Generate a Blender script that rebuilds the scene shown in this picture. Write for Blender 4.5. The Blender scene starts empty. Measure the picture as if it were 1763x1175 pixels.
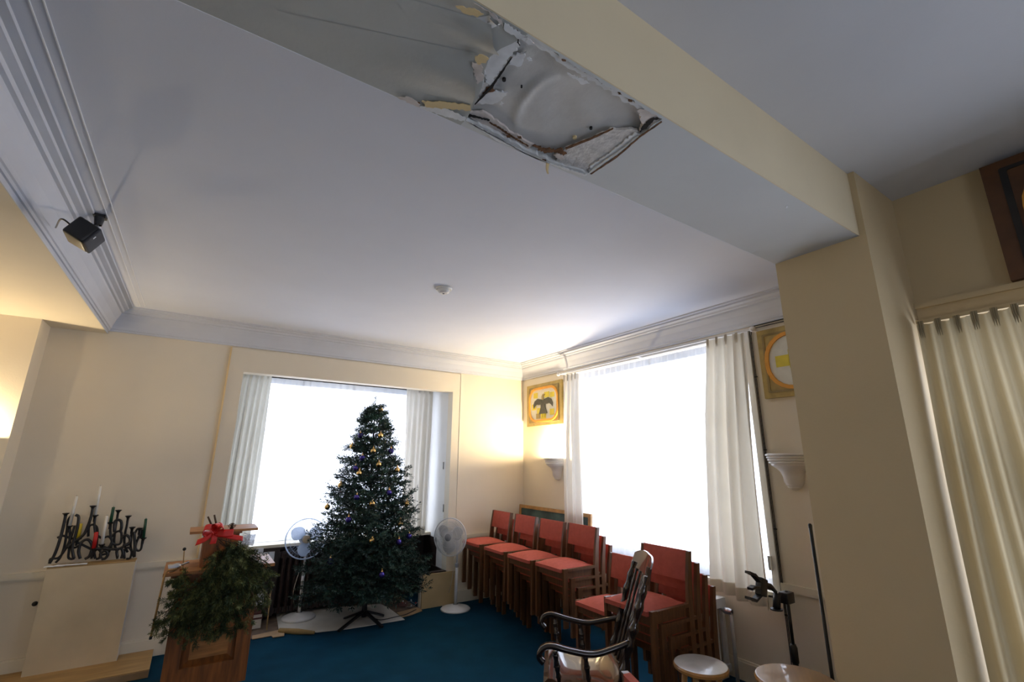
import bpy, bmesh, math, random
from mathutils import Vector, Matrix, noise
random.seed(7)
sc = bpy.context.scene
C = sc.collection
PI = math.pi

# ------------------------------------------------------------------ camera
IW, IH = 1763.0, 1175.0
FPX, PITCH, YAW, ROLL = 796.0, 0.254741, 0.583496, 0.00720887
CAM = Vector((0, 0, 1.65))
cy, sy, cp, sp = math.cos(YAW), math.sin(YAW), math.cos(PITCH), math.sin(PITCH)
FWD = Vector((sy*cp, cy*cp, sp)); _r = Vector((cy, -sy, 0)); _u = _r.cross(FWD)
RGT = _r*math.cos(ROLL) + _u*math.sin(ROLL); UPV = -_r*math.sin(ROLL) + _u*math.cos(ROLL)
cam = bpy.data.cameras.new('camera'); camo = bpy.data.objects.new('camera', cam); C.objects.link(camo)
cam.sensor_width = 36; cam.sensor_fit = 'HORIZONTAL'; cam.lens = 36*FPX/IW; cam.clip_start = 0.02
m = Matrix.Identity(4)
for i in range(3):
    m[i][0] = RGT[i]; m[i][1] = UPV[i]; m[i][2] = -FWD[i]; m[i][3] = CAM[i]
camo.matrix_world = m
sc.camera = camo

def P(px, py, ax, v):                       # point where the pixel's ray meets the plane axis = v
    d = FWD + RGT*((px-IW/2)/FPX) - UPV*((py-IH/2)/FPX)
    return CAM + d*((v-CAM[ax])/d[ax])

# ------------------------------------------------------------------ world, light, exposure
w = bpy.data.worlds.new('overcast_sky'); sc.world = w; w.use_nodes = True
bg = w.node_tree.nodes['Background']
bg.inputs['Color'].default_value = (0.74, 0.82, 1.0, 1); bg.inputs['Strength'].default_value = 7.0
sc.view_settings.view_transform = 'Standard'; sc.view_settings.look = 'None'
sc.view_settings.exposure = -0.16; sc.view_settings.gamma = 1; sc.view_settings.use_curve_mapping = False

D, XR, ZB, ZC, ZN = 5.514, 3.844, 2.768, 3.02, 3.125
XP, XN, YP0, YB0, YB1 = 2.637, 3.148, 0.78, 0.812, 1.229
XL = -0.851

def portal(name, loc, rot, sx, sy_):
    l = bpy.data.lights.new(name, 'AREA'); l.shape = 'RECTANGLE'; l.size = sx; l.size_y = sy_
    l.cycles.is_portal = True
    o = bpy.data.objects.new(name, l); C.objects.link(o); o.location = loc; o.rotation_euler = rot
portal('window_portal', (1.5, 6.32, 1.65), (-PI/2, 0, 0), 2.4, 1.9)
portal('window_portal', (4.14, 3.33, 1.73), (0, PI/2, 0), 2.0, 2.3)
portal('window_portal', (3.34, -0.35, 1.24), (0, PI/2, 0), 2.2, 2.2)
portal('window_portal', (0.0, -3.82, 1.55), (PI/2, 0, 0), 1.8, 1.3)

# ------------------------------------------------------------------ materials
MT = {}
def mat(name, col, rough=0.6, metal=0.0, var=0.08, scale=12.0, bump=0.0, bscale=60.0, stretch=None, spec=0.5, coat=0.0, col2=None):
    mt = bpy.data.materials.new(name); mt.use_nodes = True; nt = mt.node_tree; b = nt.nodes['Principled BSDF']
    b.inputs['Roughness'].default_value = rough; b.inputs['Metallic'].default_value = metal
    b.inputs['Specular IOR Level'].default_value = spec; b.inputs['Coat Weight'].default_value = coat
    tc = nt.nodes.new('ShaderNodeTexCoord'); mp = nt.nodes.new('ShaderNodeMapping')
    nt.links.new(tc.outputs['Object'], mp.inputs['Vector'])
    if stretch: mp.inputs['Scale'].default_value = stretch
    n = nt.nodes.new('ShaderNodeTexNoise'); n.inputs['Scale'].default_value = scale; n.inputs['Detail'].default_value = 5
    nt.links.new(mp.outputs['Vector'], n.inputs['Vector'])
    r = nt.nodes.new('ShaderNodeValToRGB')
    c2 = col2 or tuple(c*(1-var*2.2) for c in col)
    r.color_ramp.elements[0].position = 0.3; r.color_ramp.elements[0].color = (*c2, 1)
    r.color_ramp.elements[1].position = 0.7; r.color_ramp.elements[1].color = (*[min(1, c*(1+var*0.4)) for c in col], 1)
    nt.links.new(n.outputs['Fac'], r.inputs['Fac']); nt.links.new(r.outputs['Color'], b.inputs['Base Color'])
    if bump > 0:
        n2 = nt.nodes.new('ShaderNodeTexNoise'); n2.inputs['Scale'].default_value = bscale; n2.inputs['Detail'].default_value = 4
        nt.links.new(mp.outputs['Vector'], n2.inputs['Vector'])
        bp = nt.nodes.new('ShaderNodeBump'); bp.inputs['Strength'].default_value = bump; bp.inputs['Distance'].default_value = 0.01
        nt.links.new(n2.outputs['Fac'], bp.inputs['Height']); nt.links.new(bp.outputs['Normal'], b.inputs['Normal'])
    MT[name] = mt
    return mt
def cloth_mat(name, col, transl=0.5, transp=0.0, var=0.05):
    mt = bpy.data.materials.new(name); mt.use_nodes = True; nt = mt.node_tree; nt.nodes.clear()
    out = nt.nodes.new('ShaderNodeOutputMaterial'); df = nt.nodes.new('ShaderNodeBsdfDiffuse'); tr = nt.nodes.new('ShaderNodeBsdfTranslucent')
    tp = nt.nodes.new('ShaderNodeBsdfTransparent'); m1 = nt.nodes.new('ShaderNodeMixShader'); m2 = nt.nodes.new('ShaderNodeMixShader')
    tc = nt.nodes.new('ShaderNodeTexCoord'); n = nt.nodes.new('ShaderNodeTexNoise'); n.inputs['Scale'].default_value = 6
    r = nt.nodes.new('ShaderNodeValToRGB'); r.color_ramp.elements[0].color = (*[c*(1-2*var) for c in col], 1); r.color_ramp.elements[1].color = (*col, 1)
    nt.links.new(tc.outputs['Object'], n.inputs['Vector']); nt.links.new(n.outputs['Fac'], r.inputs['Fac'])
    for s in (df, tr): nt.links.new(r.outputs['Color'], s.inputs['Color'])
    m1.inputs[0].default_value = transl; nt.links.new(df.outputs[0], m1.inputs[1]); nt.links.new(tr.outputs[0], m1.inputs[2])
    m2.inputs[0].default_value = transp; nt.links.new(m1.outputs[0], m2.inputs[1]); nt.links.new(tp.outputs[0], m2.inputs[2])
    nt.links.new(m2.outputs[0], out.inputs[0]); MT[name] = mt
def glass_mat(name, transp=0.92):
    mt = bpy.data.materials.new(name); mt.use_nodes = True; nt = mt.node_tree; nt.nodes.clear()
    out = nt.nodes.new('ShaderNodeOutputMaterial'); g = nt.nodes.new('ShaderNodeBsdfGlossy'); tp = nt.nodes.new('ShaderNodeBsdfTransparent')
    g.inputs['Roughness'].default_value = 0.02; mx = nt.nodes.new('ShaderNodeMixShader'); mx.inputs[0].default_value = transp
    nt.links.new(g.outputs[0], mx.inputs[1]); nt.links.new(tp.outputs[0], mx.inputs[2]); nt.links.new(mx.outputs[0], out.inputs[0]); MT[name] = mt
def emit_mat(name, col, s):
    mt = bpy.data.materials.new(name); mt.use_nodes = True; nt = mt.node_tree; nt.nodes.clear()
    out = nt.nodes.new('ShaderNodeOutputMaterial'); e = nt.nodes.new('ShaderNodeEmission'); e.inputs[0].default_value = (*col, 1); e.inputs[1].default_value = s
    nt.links.new(e.outputs[0], out.inputs[0]); MT[name] = mt

mat('wall_cream', (0.77, 0.685, 0.54), 0.75, var=0.02, scale=2, bump=0.05, bscale=90)
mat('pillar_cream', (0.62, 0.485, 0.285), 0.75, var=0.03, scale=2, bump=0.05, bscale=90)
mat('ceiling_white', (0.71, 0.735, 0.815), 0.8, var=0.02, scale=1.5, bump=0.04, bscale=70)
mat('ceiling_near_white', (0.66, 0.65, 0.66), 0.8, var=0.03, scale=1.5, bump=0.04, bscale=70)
mat('beam_cream', (0.80, 0.68, 0.46), 0.75, var=0.03, scale=2, bump=0.05, bscale=90)
mat('beam_old_shaded', (0.50, 0.50, 0.465), 0.8, var=0.05, scale=4, bump=0.08, bscale=40)  # older grey paint, darkened further for the window light fading leftwards
mat('beam_white', (0.67, 0.68, 0.675), 0.8, var=0.03, scale=2.5, bump=0.05, bscale=50)
mat('trim_white', (0.80, 0.78, 0.74), 0.5, var=0.03, scale=3)
mat('cornice_white', (0.60, 0.615, 0.665), 0.55, var=0.03, scale=3)
mat('ceiling_bead', (0.85, 0.86, 0.90), 0.5, var=0.02)
mat('trim_cream', (0.78, 0.71, 0.56), 0.55, var=0.03, scale=3)
mat('trim_yellow', (0.80, 0.58, 0.28), 0.55, var=0.05, scale=5)
mat('carpet', (0.005, 0.050, 0.096), 0.95, var=0.10, scale=4, bump=0.6, bscale=420, spec=0.1)
mat('bay_floor', (0.16, 0.11, 0.075), 0.85, var=0.3, scale=9, bump=0.2, bscale=30)
mat('dark_wood', (0.035, 0.02, 0.014), 0.5, var=0.2, scale=20, stretch=(1, 1, 0.1))
mat('black_iron', (0.012, 0.011, 0.011), 0.38, var=0.2, scale=20, bump=0.2, bscale=80)
mat('radiator_brown', (0.045, 0.026, 0.02), 0.5, var=0.2, scale=9)
mat('radiator_white', (0.62, 0.62, 0.60), 0.45, var=0.05)
mat('chair_wood', (0.155, 0.062, 0.021), 0.42, var=0.22, scale=14, stretch=(3, 3, 0.35), bump=0.03)
mat('chair_fabric', (0.50, 0.112, 0.078), 0.85, var=0.06, scale=30, bump=0.25, bscale=350, spec=0.2)
mat('rocker_wood', (0.028, 0.014, 0.009), 0.18, var=0.3, scale=12, stretch=(2, 2, 0.4), coat=0.6)
mat('rocker_worn', (0.13, 0.062, 0.022), 0.16, var=0.3, scale=8, coat=0.9, col2=(0.03, 0.016, 0.010))
mat('lectern_wood', (0.29, 0.092, 0.016), 0.5, var=0.25, scale=12, stretch=(3, 3, 0.3))
mat('lectern_light', (0.44, 0.18, 0.045), 0.5, var=0.2, scale=12, stretch=(0.4, 3, 3))
mat('stool_wood', (0.52, 0.26, 0.075), 0.3, var=0.12, scale=10, stretch=(3, 3, 0.4), coat=0.4)
mat('stool_white', (0.62, 0.60, 0.58), 0.25, var=0.1, scale=8, coat=0.4)
mat('stool_top_wood', (0.36, 0.19, 0.065), 0.38, var=0.15, scale=9, stretch=(0.4, 4, 4), coat=0.4)
mat('fan_white', (0.74, 0.74, 0.74), 0.4, var=0.03)
mat('fan_grey', (0.34, 0.34, 0.37), 0.45, var=0.03)
mat('fan_cream', (0.66, 0.58, 0.44), 0.45, var=0.03)
cloth_mat('fan_blade_clear', (0.62, 0.70, 0.82), 0.45, 0.25, 0.02)
mat('fan_blade', (0.55, 0.55, 0.56), 0.45, var=0.03)
mat('needles', (0.018, 0.044, 0.036), 0.6, var=0.35, scale=9, spec=0.3)
mat('needles_tip', (0.030, 0.075, 0.055), 0.6, var=0.3, scale=9, spec=0.3)
mat('swag_green', (0.17, 0.19, 0.065), 0.65, var=0.35, scale=9, spec=0.25)
mat('swag_dark', (0.065, 0.095, 0.042), 0.65, var=0.35, scale=9, spec=0.25)
mat('twig', (0.09, 0.05, 0.025), 0.8, var=0.2)
mat('gold', (0.80, 0.55, 0.22), 0.16, 1.0, var=0.05)
mat('purple', (0.07, 0.05, 0.30), 0.15, 0.7, var=0.05)
mat('red_ribbon', (0.72, 0.022, 0.014), 0.42, var=0.12, scale=20)
mat('plastic_black', (0.010, 0.010, 0.012), 0.42, var=0.1)
mat('speaker_grille', (0.028, 0.030, 0.042), 0.6, var=0.1, bump=0.5, bscale=500)
mat('silver', (0.62, 0.63, 0.66), 0.28, 1.0, var=0.05)
mat('plaster_bracket', (0.74, 0.70, 0.64), 0.30, var=0.04, scale=4)
mat('chalk', (0.075, 0.14, 0.135), 0.7, var=0.3, scale=5)
mat('frame_oak', (0.50, 0.28, 0.095), 0.5, var=0.15, scale=12)
mat('frame_dark', (0.12, 0.048, 0.016), 0.5, var=0.15, scale=12)
mat('icon_ochre', (0.50, 0.36, 0.11), 0.55, var=0.12, scale=14)
mat('icon_olive', (0.34, 0.25, 0.09), 0.6, var=0.12, scale=14)
mat('icon_orange', (0.80, 0.36, 0.035), 0.5, var=0.06, scale=14)
mat('icon_yellow', (0.82, 0.66, 0.05), 0.5, var=0.06, scale=14)
mat('icon_white', (0.78, 0.76, 0.64), 0.55, var=0.05, scale=14)
mat('icon_bird', (0.075, 0.075, 0.055), 0.6, var=0.15, scale=14)
mat('icon_black', (0.02, 0.016, 0.014), 0.6, var=0.15)
mat('board_wood', (0.45, 0.29, 0.12), 0.65, var=0.12, scale=9, stretch=(0.4, 3, 3))
mat('candle_white', (0.80, 0.77, 0.70), 0.45, var=0.02)
mat('candle_yellow', (0.85, 0.60, 0.03), 0.45, var=0.03)
mat('candle_red', (0.55, 0.015, 0.012), 0.45, var=0.03)
mat('candle_green', (0.008, 0.07, 0.035), 0.45, var=0.03)
mat('paper', (0.62, 0.60, 0.55), 0.8, var=0.08, scale=5)
mat('paper_white', (0.82, 0.84, 0.88), 0.7, var=0.03)
mat('cardboard', (0.40, 0.27, 0.15), 0.85, var=0.1, scale=8)
mat('kraft', (0.33, 0.23, 0.09), 0.8, var=0.1, scale=8)
mat('maroon', (0.10, 0.035, 0.03), 0.6, var=0.15)
mat('cable_grey', (0.30, 0.30, 0.31), 0.5)
mat('cable_cream', (0.62, 0.55, 0.42), 0.5)
mat('box_cream', (0.58, 0.43, 0.22), 0.7, var=0.05, scale=5)
mat('pedestal_cream', (0.70, 0.58, 0.39), 0.7, var=0.05, scale=4)
mat('plaster_board', (0.66, 0.64, 0.61), 0.85, var=0.08, scale=6, bump=0.15, bscale=25)
mat('plaster_raw', (0.76, 0.72, 0.68), 0.9, var=0.12, scale=35, bump=0.6, bscale=70)
mat('paint_flake', (0.82, 0.82, 0.82), 0.75, var=0.08, scale=20)
mat('paint_pink', (0.74, 0.66, 0.61), 0.8, var=0.12, scale=25)
mat('paint_yellow', (0.76, 0.58, 0.30), 0.75, var=0.06, scale=12)
mat('rust', (0.22, 0.10, 0.04), 0.9, var=0.35, scale=40)
mat('void', (0.012, 0.009, 0.008), 0.9)
cloth_mat('curtain_beige', (0.74, 0.67, 0.54), 0.32)
cloth_mat('curtain_tan', (0.50, 0.42, 0.27), 0.34)
cloth_mat('curtain_pale', (0.78, 0.75, 0.66), 0.34)
cloth_mat('curtain_white', (0.80, 0.75, 0.66), 0.34)
cloth_mat('sheer', (0.90, 0.92, 0.95), 0.72, 0.38, 0.01)
cloth_mat('sheer_heading', (0.75, 0.77, 0.80), 0.25, 0.10, 0.06)
cloth_mat('plastic_clear', (0.80, 0.84, 0.90), 0.4, 0.35, 0.02)
glass_mat('glass')
emit_mat('bulb_warm', (1.0, 0.72, 0.38), 30)

# ------------------------------------------------------------------ mesh helpers
class MB:
    def __init__(s): s.v = []; s.f = []
    def add(s, vs, fs):
        k = len(s.v); s.v += [tuple(x) for x in vs]; s.f += [tuple(i+k for i in q) for q in fs]; return s
    def box(s, x0, x1, y0, y1, z0, z1, M=None, bev=0):
        if bev:
            bm = bmesh.new(); bmesh.ops.create_cube(bm, size=1)
            for q in bm.verts: q.co = Vector(((x0+x1)/2+q.co.x*(x1-x0), (y0+y1)/2+q.co.y*(y1-y0), (z0+z1)/2+q.co.z*(z1-z0)))
            bmesh.ops.bevel(bm, geom=bm.edges[:], offset=bev, segments=3, profile=0.5, affect='EDGES')
            vs = [q.co.copy() for q in bm.verts]; bm.verts.index_update(); fs = [tuple(v.index for v in f.verts) for f in bm.faces]; bm.free()
        else:
            vs = [Vector(q) for q in ((x0,y0,z0),(x1,y0,z0),(x1,y1,z0),(x0,y1,z0),(x0,y0,z1),(x1,y0,z1),(x1,y1,z1),(x0,y1,z1))]
            fs = [(0,3,2,1),(4,5,6,7),(0,1,5,4),(1,2,6,5),(2,3,7,6),(3,0,4,7)]
        if M is not None: vs = [M @ q for q in vs]
        return s.add(vs, fs)
    def bar(s, a, b, wx, wy, ref=(0, 0, 1)):          # rectangular bar from a to b
        a, b = Vector(a), Vector(b); d = (b-a).normalized(); r = Vector(ref)
        if abs(d.dot(r)) > 0.97: r = Vector((0, 1, 0))
        u = d.cross(r).normalized(); q = u.cross(d).normalized()
        vs = [p + u*sx*wx/2 + q*sy2*wy/2 for p in (a, b) for sx, sy2 in ((-1,-1),(1,-1),(1,1),(-1,1))]
        return s.add(vs, [(0,1,2,3),(7,6,5,4),(0,4,5,1),(1,5,6,2),(2,6,7,3),(3,7,4,0)])
    def tube(s, pts, r, n=8, cap=True):
        pts = [Vector(p) for p in pts]; R = r if isinstance(r, (list, tuple)) else [r]*len(pts)
        ref = None; rings = []
        for i, p in enumerate(pts):
            d = (pts[min(i+1, len(pts)-1)] - pts[max(i-1, 0)])
            d = d.normalized() if d.length > 1e-9 else Vector((0,0,1))
            if ref is None:
                ref = Vector((0,0,1)) if abs(d.z) < 0.9 else Vector((1,0,0))
            u = d.cross(ref)
            if u.length < 1e-6: u = d.cross(Vector((0,1,0)))
            u.normalize(); ref = u.cross(d); q = ref.normalized()
            rings.append([p + (u*math.cos(2*PI*k/n) + q*math.sin(2*PI*k/n))*R[i] for k in range(n)])
        vs = [v for g in rings for v in g]; fs = []
        for i in range(len(pts)-1):
            for k in range(n):
                fs.append((i*n+k, i*n+(k+1)%n, (i+1)*n+(k+1)%n, (i+1)*n+k))
        if cap: fs += [tuple(reversed(range(n))), tuple((len(pts)-1)*n+k for k in range(n))]
        return s.add(vs, fs)
    def lathe(s, prof, n=24, M=None, a0=0, a1=2*PI):   # prof: (r, z)
        full = abs(a1-a0-2*PI) < 1e-6; cnt = n if full else n+1
        vs = []; fs = []
        for r, z in prof:
            for k in range(cnt):
                a = a0+(a1-a0)*k/n; vs.append(Vector((r*math.cos(a), r*math.sin(a), z)))
        if M is not None: vs = [M @ v for v in vs]
        for i in range(len(prof)-1):
            for k in range(n):
                k2 = (k+1) % cnt; fs.append((i*cnt+k, i*cnt+k2, (i+1)*cnt+k2, (i+1)*cnt+k))
        return s.add(vs, fs)
    def grid(s, fn, nu, nv):
        vs = [fn(i/nu, j/nv) for j in range(nv+1) for i in range(nu+1)]
        fs = [(j*(nu+1)+i, j*(nu+1)+i+1, (j+1)*(nu+1)+i+1, (j+1)*(nu+1)+i) for j in range(nv) for i in range(nu)]
        return s.add(vs, fs)
    def poly(s, pts, thick=None):
        pts = [Vector(p) for p in pts]; n = len(pts)
        if thick is None: return s.add(pts, [tuple(range(n))])
        t = Vector(thick)
        return s.add(pts + [p+t for p in pts], [tuple(range(n)), tuple(reversed(range(n, 2*n)))] + [(i, i+n, (i+1)%n+n, (i+1)%n) for i in range(n)])
    def build(s, name, m, parent=None, smooth=False, solid=0):
        me = bpy.data.meshes.new(name); me.from_pydata(s.v, [], s.f); me.update()
        bm = bmesh.new(); bm.from_mesh(me); bmesh.ops.recalc_face_normals(bm, faces=bm.faces[:])
        bm.to_mesh(me); bm.free()
        if smooth:
            for p in me.polygons: p.use_smooth = True
        o = bpy.data.objects.new(name, me); C.objects.link(o); me.materials.append(MT[m])
        if parent is not None: o.parent = parent
        if smooth == 'auto':
            for p in me.polygons: p.use_smooth = True
            try: me.set_sharp_from_angle(angle=math.radians(35))
            except Exception: pass
        if solid:
            md = o.modifiers.new('thickness', 'SOLIDIFY'); md.thickness = solid; md.offset = 0
        return o
def tag(o, label=None, cat=None, group=None, kind=None):
    if label: o['label'] = label
    if cat: o['category'] = cat
    if group: o['group'] = group
    if kind: o['kind'] = kind
    return o
def thing(name, label, cat, loc=(0, 0, 0), rz=0, group=None):
    o = bpy.data.objects.new(name, None); C.objects.link(o); o.empty_display_size = 0.1
    o.location = loc; o.rotation_euler = (0, 0, rz)
    return tag(o, label, cat, group)
def copy_tree(o, parent=None):
    c = o.copy(); C.objects.link(c)
    if parent is not None: c.parent = parent
    for ch in list(o.children): copy_tree(ch, c)
    return c
def struct(name, mb, m, label, parent=None, smooth=False):
    o = mb.build(name, m, parent, smooth)
    if parent is None: tag(o, label, 'structure', kind='structure')
    return o
def frame_from(d, up=(0, 0, 1), loc=(0, 0, 0)):        # matrix whose local z is d
    z = Vector(d).normalized(); u = Vector(up)
    if abs(z.dot(u)) > 0.98: u = Vector((1, 0, 0))
    x = u.cross(z).normalized(); y = z.cross(x)
    M = Matrix.Identity(4)
    for i in range(3): M[i][0] = x[i]; M[i][1] = y[i]; M[i][2] = z[i]; M[i][3] = loc[i]
    return M
def bez(pts, n=24):                                     # Catmull-Rom through points
    pts = [Vector(p) for p in pts]; out = []
    ext = [pts[0]*2-pts[1]] + pts + [pts[-1]*2-pts[-2]]
    seg = len(pts)-1
    for i in range(seg):
        p0, p1, p2, p3 = ext[i:i+4]; k = max(2, n//seg)
        for j in range(k):
            t = j/k
            out.append(0.5*((2*p1)+(p2-p0)*t+(2*p0-5*p1+4*p2-p3)*t*t+(3*p1-p0-3*p2+p3)*t**3))
    out.append(pts[-1]); return out

# ------------------------------------------------------------------ room shell
struct('floor', MB().box(-3, 3.95, -3.6, D, -0.1, 0).box(0.1, 2.9, D, 6.4, -0.1, -0.002), 'carpet', 'deep blue carpet covering the floor')
struct('floor_bay', MB().box(0.285, 2.39, D-0.02, 6.35, -0.002, 0.004), 'bay_floor', 'bare brown boards of the window bay')
OX0, OX1, OZ = 0.285, 2.705, 2.533
b = MB().box(-3, OX0, D, D+0.12, 0, 3.1).box(OX1, XR+0.3, D, D+0.12, 0, 3.1).box(OX0, OX1, D, D+0.12, OZ, 3.1)
b.box(2.39, OX1, D, D+0.05, 0, 0.36)
wb = struct('wall_back', b, 'wall_cream', 'cream plaster wall with the deep window bay')
# bay: side walls, ceiling, outer wall
b = MB().box(0.13, OX0, D+0.12, 6.4, 0, 2.8).box(OX1, 2.86, D+0.12, 6.4, 0.36, 2.8)
b.box(OX0, OX1, D+0.12, 6.4, 2.72, 2.8)
struct('wall_bay', b, 'trim_white', 'white painted reveals of the window bay')
b = MB().box(0.13, 2.86, 6.2, 6.4, 0, 0.72).box(0.13, 0.40, 6.2, 6.4, 0.72, 2.8).box(2.60, 2.86, 6.2, 6.4, 0.72, 2.8).box(0.4, 2.6, 6.2, 6.4, 2.6, 2.8)
struct('wall_bay_outer', b, 'dark_wood', 'dark wall below the bay window behind the radiator')
struct('trim_1', MB().box(OX0, OX1, 6.0, 6.22, 0.715, 0.745), 'trim_cream', 'cream sill under the bay window')
struct('trim_2', MB().box(2.375, 2.72, D-0.012, D+0.06, 0.36, 0.372).box(2.69, 2.72, D, 6.1, 0.36, 0.372), 'dark_wood', 'dark ledge of the opened radiator box')
struct('wall_bay_side', MB().box(OX1-0.004, 2.72, D+0.1, 6.2, 0.0, 0.36).box(OX1-0.006, OX1, 5.80, 6.2, 0.37, 0.70), 'dark_wood', 'dark open side of the radiator box')
# right wall with window opening
WY0, WY1, WZ0, WZ1 = 2.14, 4.48, 0.70, 2.735
b = MB().box(XR, XR+0.3, 1.0, WY0, 0, 3.1).box(XR, XR+0.3, WY1, D+0.12, 0, 3.1).box(XR, XR+0.3, WY0, WY1, 0, WZ0).box(XR, XR+0.3, WY0, WY1, WZ1, 3.1)
struct('wall_right', b, 'wall_cream', 'cream wall with the wide curtained window')
struct('trim_3', MB().box(XR-0.05, XR+0.3, WY0-0.06, WY1+0.06, 0.672, 0.70), 'trim_cream', 'cream sill under the wide side window')
struct('trim_4', MB().box(XR-0.02, XR, WY0-0.05, WY0, 0.70, WZ1+0.03).box(XR-0.02, XR, WY1, WY1+0.05, 0.70, WZ1+0.03).box(XR-0.02, XR, WY0, WY1, WZ1, WZ1+0.03), 'trim_white', 'white casing round the wide side window')
# near right wall (with its own curtained window), rear, left
NY0, NY1, NZ0, NZ1 = -1.45, 0.755, 0.12, 2.33
b = MB().box(XN, XN+0.2, -3.6, NY0, 0, ZN).box(XN, XN+0.2, NY1, 0.80, 0, ZN).box(XN, XN+0.2, NY0, NY1, 0, NZ0).box(XN, XN+0.2, NY0, NY1, NZ1, ZN)
struct('wall_near_right', b, 'pillar_cream', 'cream wall above the beige pleated curtain')
struct('trim_5', MB().box(XN-0.012, XN, -3.4, YP0-0.001, 2.385, 2.49).box(XN-0.03, XN, -3.4, YP0-0.001, 2.46, 2.49).box(XN-0.035, XN, -3.4, YP0-0.001, 2.37, 2.395), 'pillar_cream', 'moulded rail above the beige pleated curtain')
b = MB().box(-3, -0.9, -3.8, -3.6, 0, ZN).box(0.9, XN+0.2, -3.8, -3.6, 0, ZN).box(-0.9, 0.9, -3.8, -3.6, 0, 0.9).box(-0.9, 0.9, -3.8, -3.6, 2.2, ZN)
struct('wall_rear', b, 'wall_cream', 'cream wall behind the viewpoint')
struct('wall_left', MB().box(-2.6, -2.4, -3.8, D+0.12, 0, ZN), 'wall_cream', 'cream wall at the far left')
struct('wall_pilaster', MB().box(-2.4, -1.235, 5.23, D, 0, ZB), 'wall_cream', 'cream pilaster lit by the wall lamp')
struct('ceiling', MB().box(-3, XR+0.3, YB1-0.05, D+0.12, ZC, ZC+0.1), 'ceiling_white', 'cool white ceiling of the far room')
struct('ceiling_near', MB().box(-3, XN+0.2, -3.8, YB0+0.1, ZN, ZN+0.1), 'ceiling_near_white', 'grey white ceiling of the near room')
struct('ceiling_soffit', MB().box(-3, XL, YB1, D, ZB, ZC+0.02), 'wall_cream', 'dropped soffit along the left side')
struct('wall_pillar', MB().box(XP, XR+0.3, YP0, YB1, 0, ZN), 'pillar_cream', 'square cream pillar carrying the damaged beam')
# chair rails and baseboards
for i, (x0, x1) in enumerate(((-1.235, 0.144), (2.813, XR))):
    struct('trim_%d' % (6+i), MB().box(x0, x1, D-0.022, D, 0.715, 0.76).box(x0, x1, D-0.012, D, 0.70, 0.715), 'trim_cream', ['cream chair rail behind the pedestal', 'cream chair rail behind the white fan'][i])
    struct('baseboard_back_%s' % ('left', 'right')[i], MB().box(x0 if i == 0 else 2.725, x1, D-0.02, D, 0, 0.13).box(x0 if i == 0 else 2.725, x1, D-0.014, D, 0.13, 0.145), 'trim_cream', ['cream baseboard behind the pedestal', 'cream baseboard behind the white fan'][i])
struct('trim_8', MB().box(XR-0.025, XR, YB1, WY0-0.06, 0.72, 0.775), 'trim_cream', 'cream chair rail beside the pillar')
struct('trim_9', MB().box(XR-0.025, XR, WY1+0.06, D-0.03, 0.72, 0.775), 'trim_cream', 'cream chair rail in the corner')
struct('baseboard_right', MB().box(XR-0.02, XR, YB1, D-0.02, 0, 0.13).box(XR-0.014, XR, YB1, D-0.02, 0.13, 0.145), 'trim_cream', 'cream baseboard along the window wall')
# casing of the bay
b = MB().box(0.150, OX0, D-0.012, D, 0, 2.78).box(OX1, 2.813, D-0.012, D, 0.36, 2.78).box(OX0, OX1, D-0.012, D, OZ, 2.78)
ca = struct('trim_10', b, 'wall_cream', 'wide flat casing round the window bay')
MB().box(0.136, 0.150, D-0.02, D, 0.76, 2.78).build('edge_bead', 'trim_yellow', ca)
MB().box(2.813, 2.822, D-0.018, D, 0.36, 2.78).build('edge_bead', 'trim_cream', ca)
MB().box(2.4, 2.813, D-0.03, D-0.012, 0.0, 0.358).build('base_panel', 'box_cream', ca)
# cornices, mitred
PROF = [(0, 2.795), (0.014, 2.795), (0.016, 2.812), (0.024, 2.816), (0.028, 2.84), (0.05, 2.90), (0.075, 2.945), (0.078, 2.962), (0.094, 2.966), (0.100, 2.982), (0.128, 2.992), (0.132, 3.004), (0.160, 3.008), (0.163, ZC+0.003)]
def cornice(name, a, bpt, nrm, ma, mb2, label, extra=None):
    a, bpt, nrm = Vector(a), Vector(bpt), Vector(nrm); d = (bpt-a).normalized(); mb = MB(); vs = []; fs = []
    pr = (extra or []) + PROF
    for q, z in pr:
        for e, mi, sg in ((a, ma, 1), (bpt, mb2, -1)):
            p = e + nrm*q + d*sg*q*mi; vs.append(Vector((p.x, p.y, z)))
    for i in range(len(pr)-1): fs.append((2*i, 2*i+1, 2*i+3, 2*i+2))
    mb.add(vs, fs); return struct(name, mb, 'cornice_white', label)
cornice('trim_11', (XL, YB1, 0), (XL, D, 0), (1, 0, 0), 0, 1, 'stepped white cornice along the left soffit', [(-0.001, ZB), (0.004, ZB), (0.004, 2.795)])
cornice('trim_12', (XL, D, 0), (XR, D, 0), (0, -1, 0), 1, 1, 'stepped white cornice over the window bay')
cornice('trim_13', (XR, YB1, 0), (XR, D, 0), (-1, 0, 0), 0, 1, 'stepped white cornice over the wide side window')
b = MB().box(-0.637, -0.633, YB1, 5.30, ZC-0.004, ZC).box(-0.599, -0.595, YB1, 5.27, ZC-0.004, ZC)
struct('trim_14', b, 'ceiling_bead', 'two thin white beads along the left ceiling edge')

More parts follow.
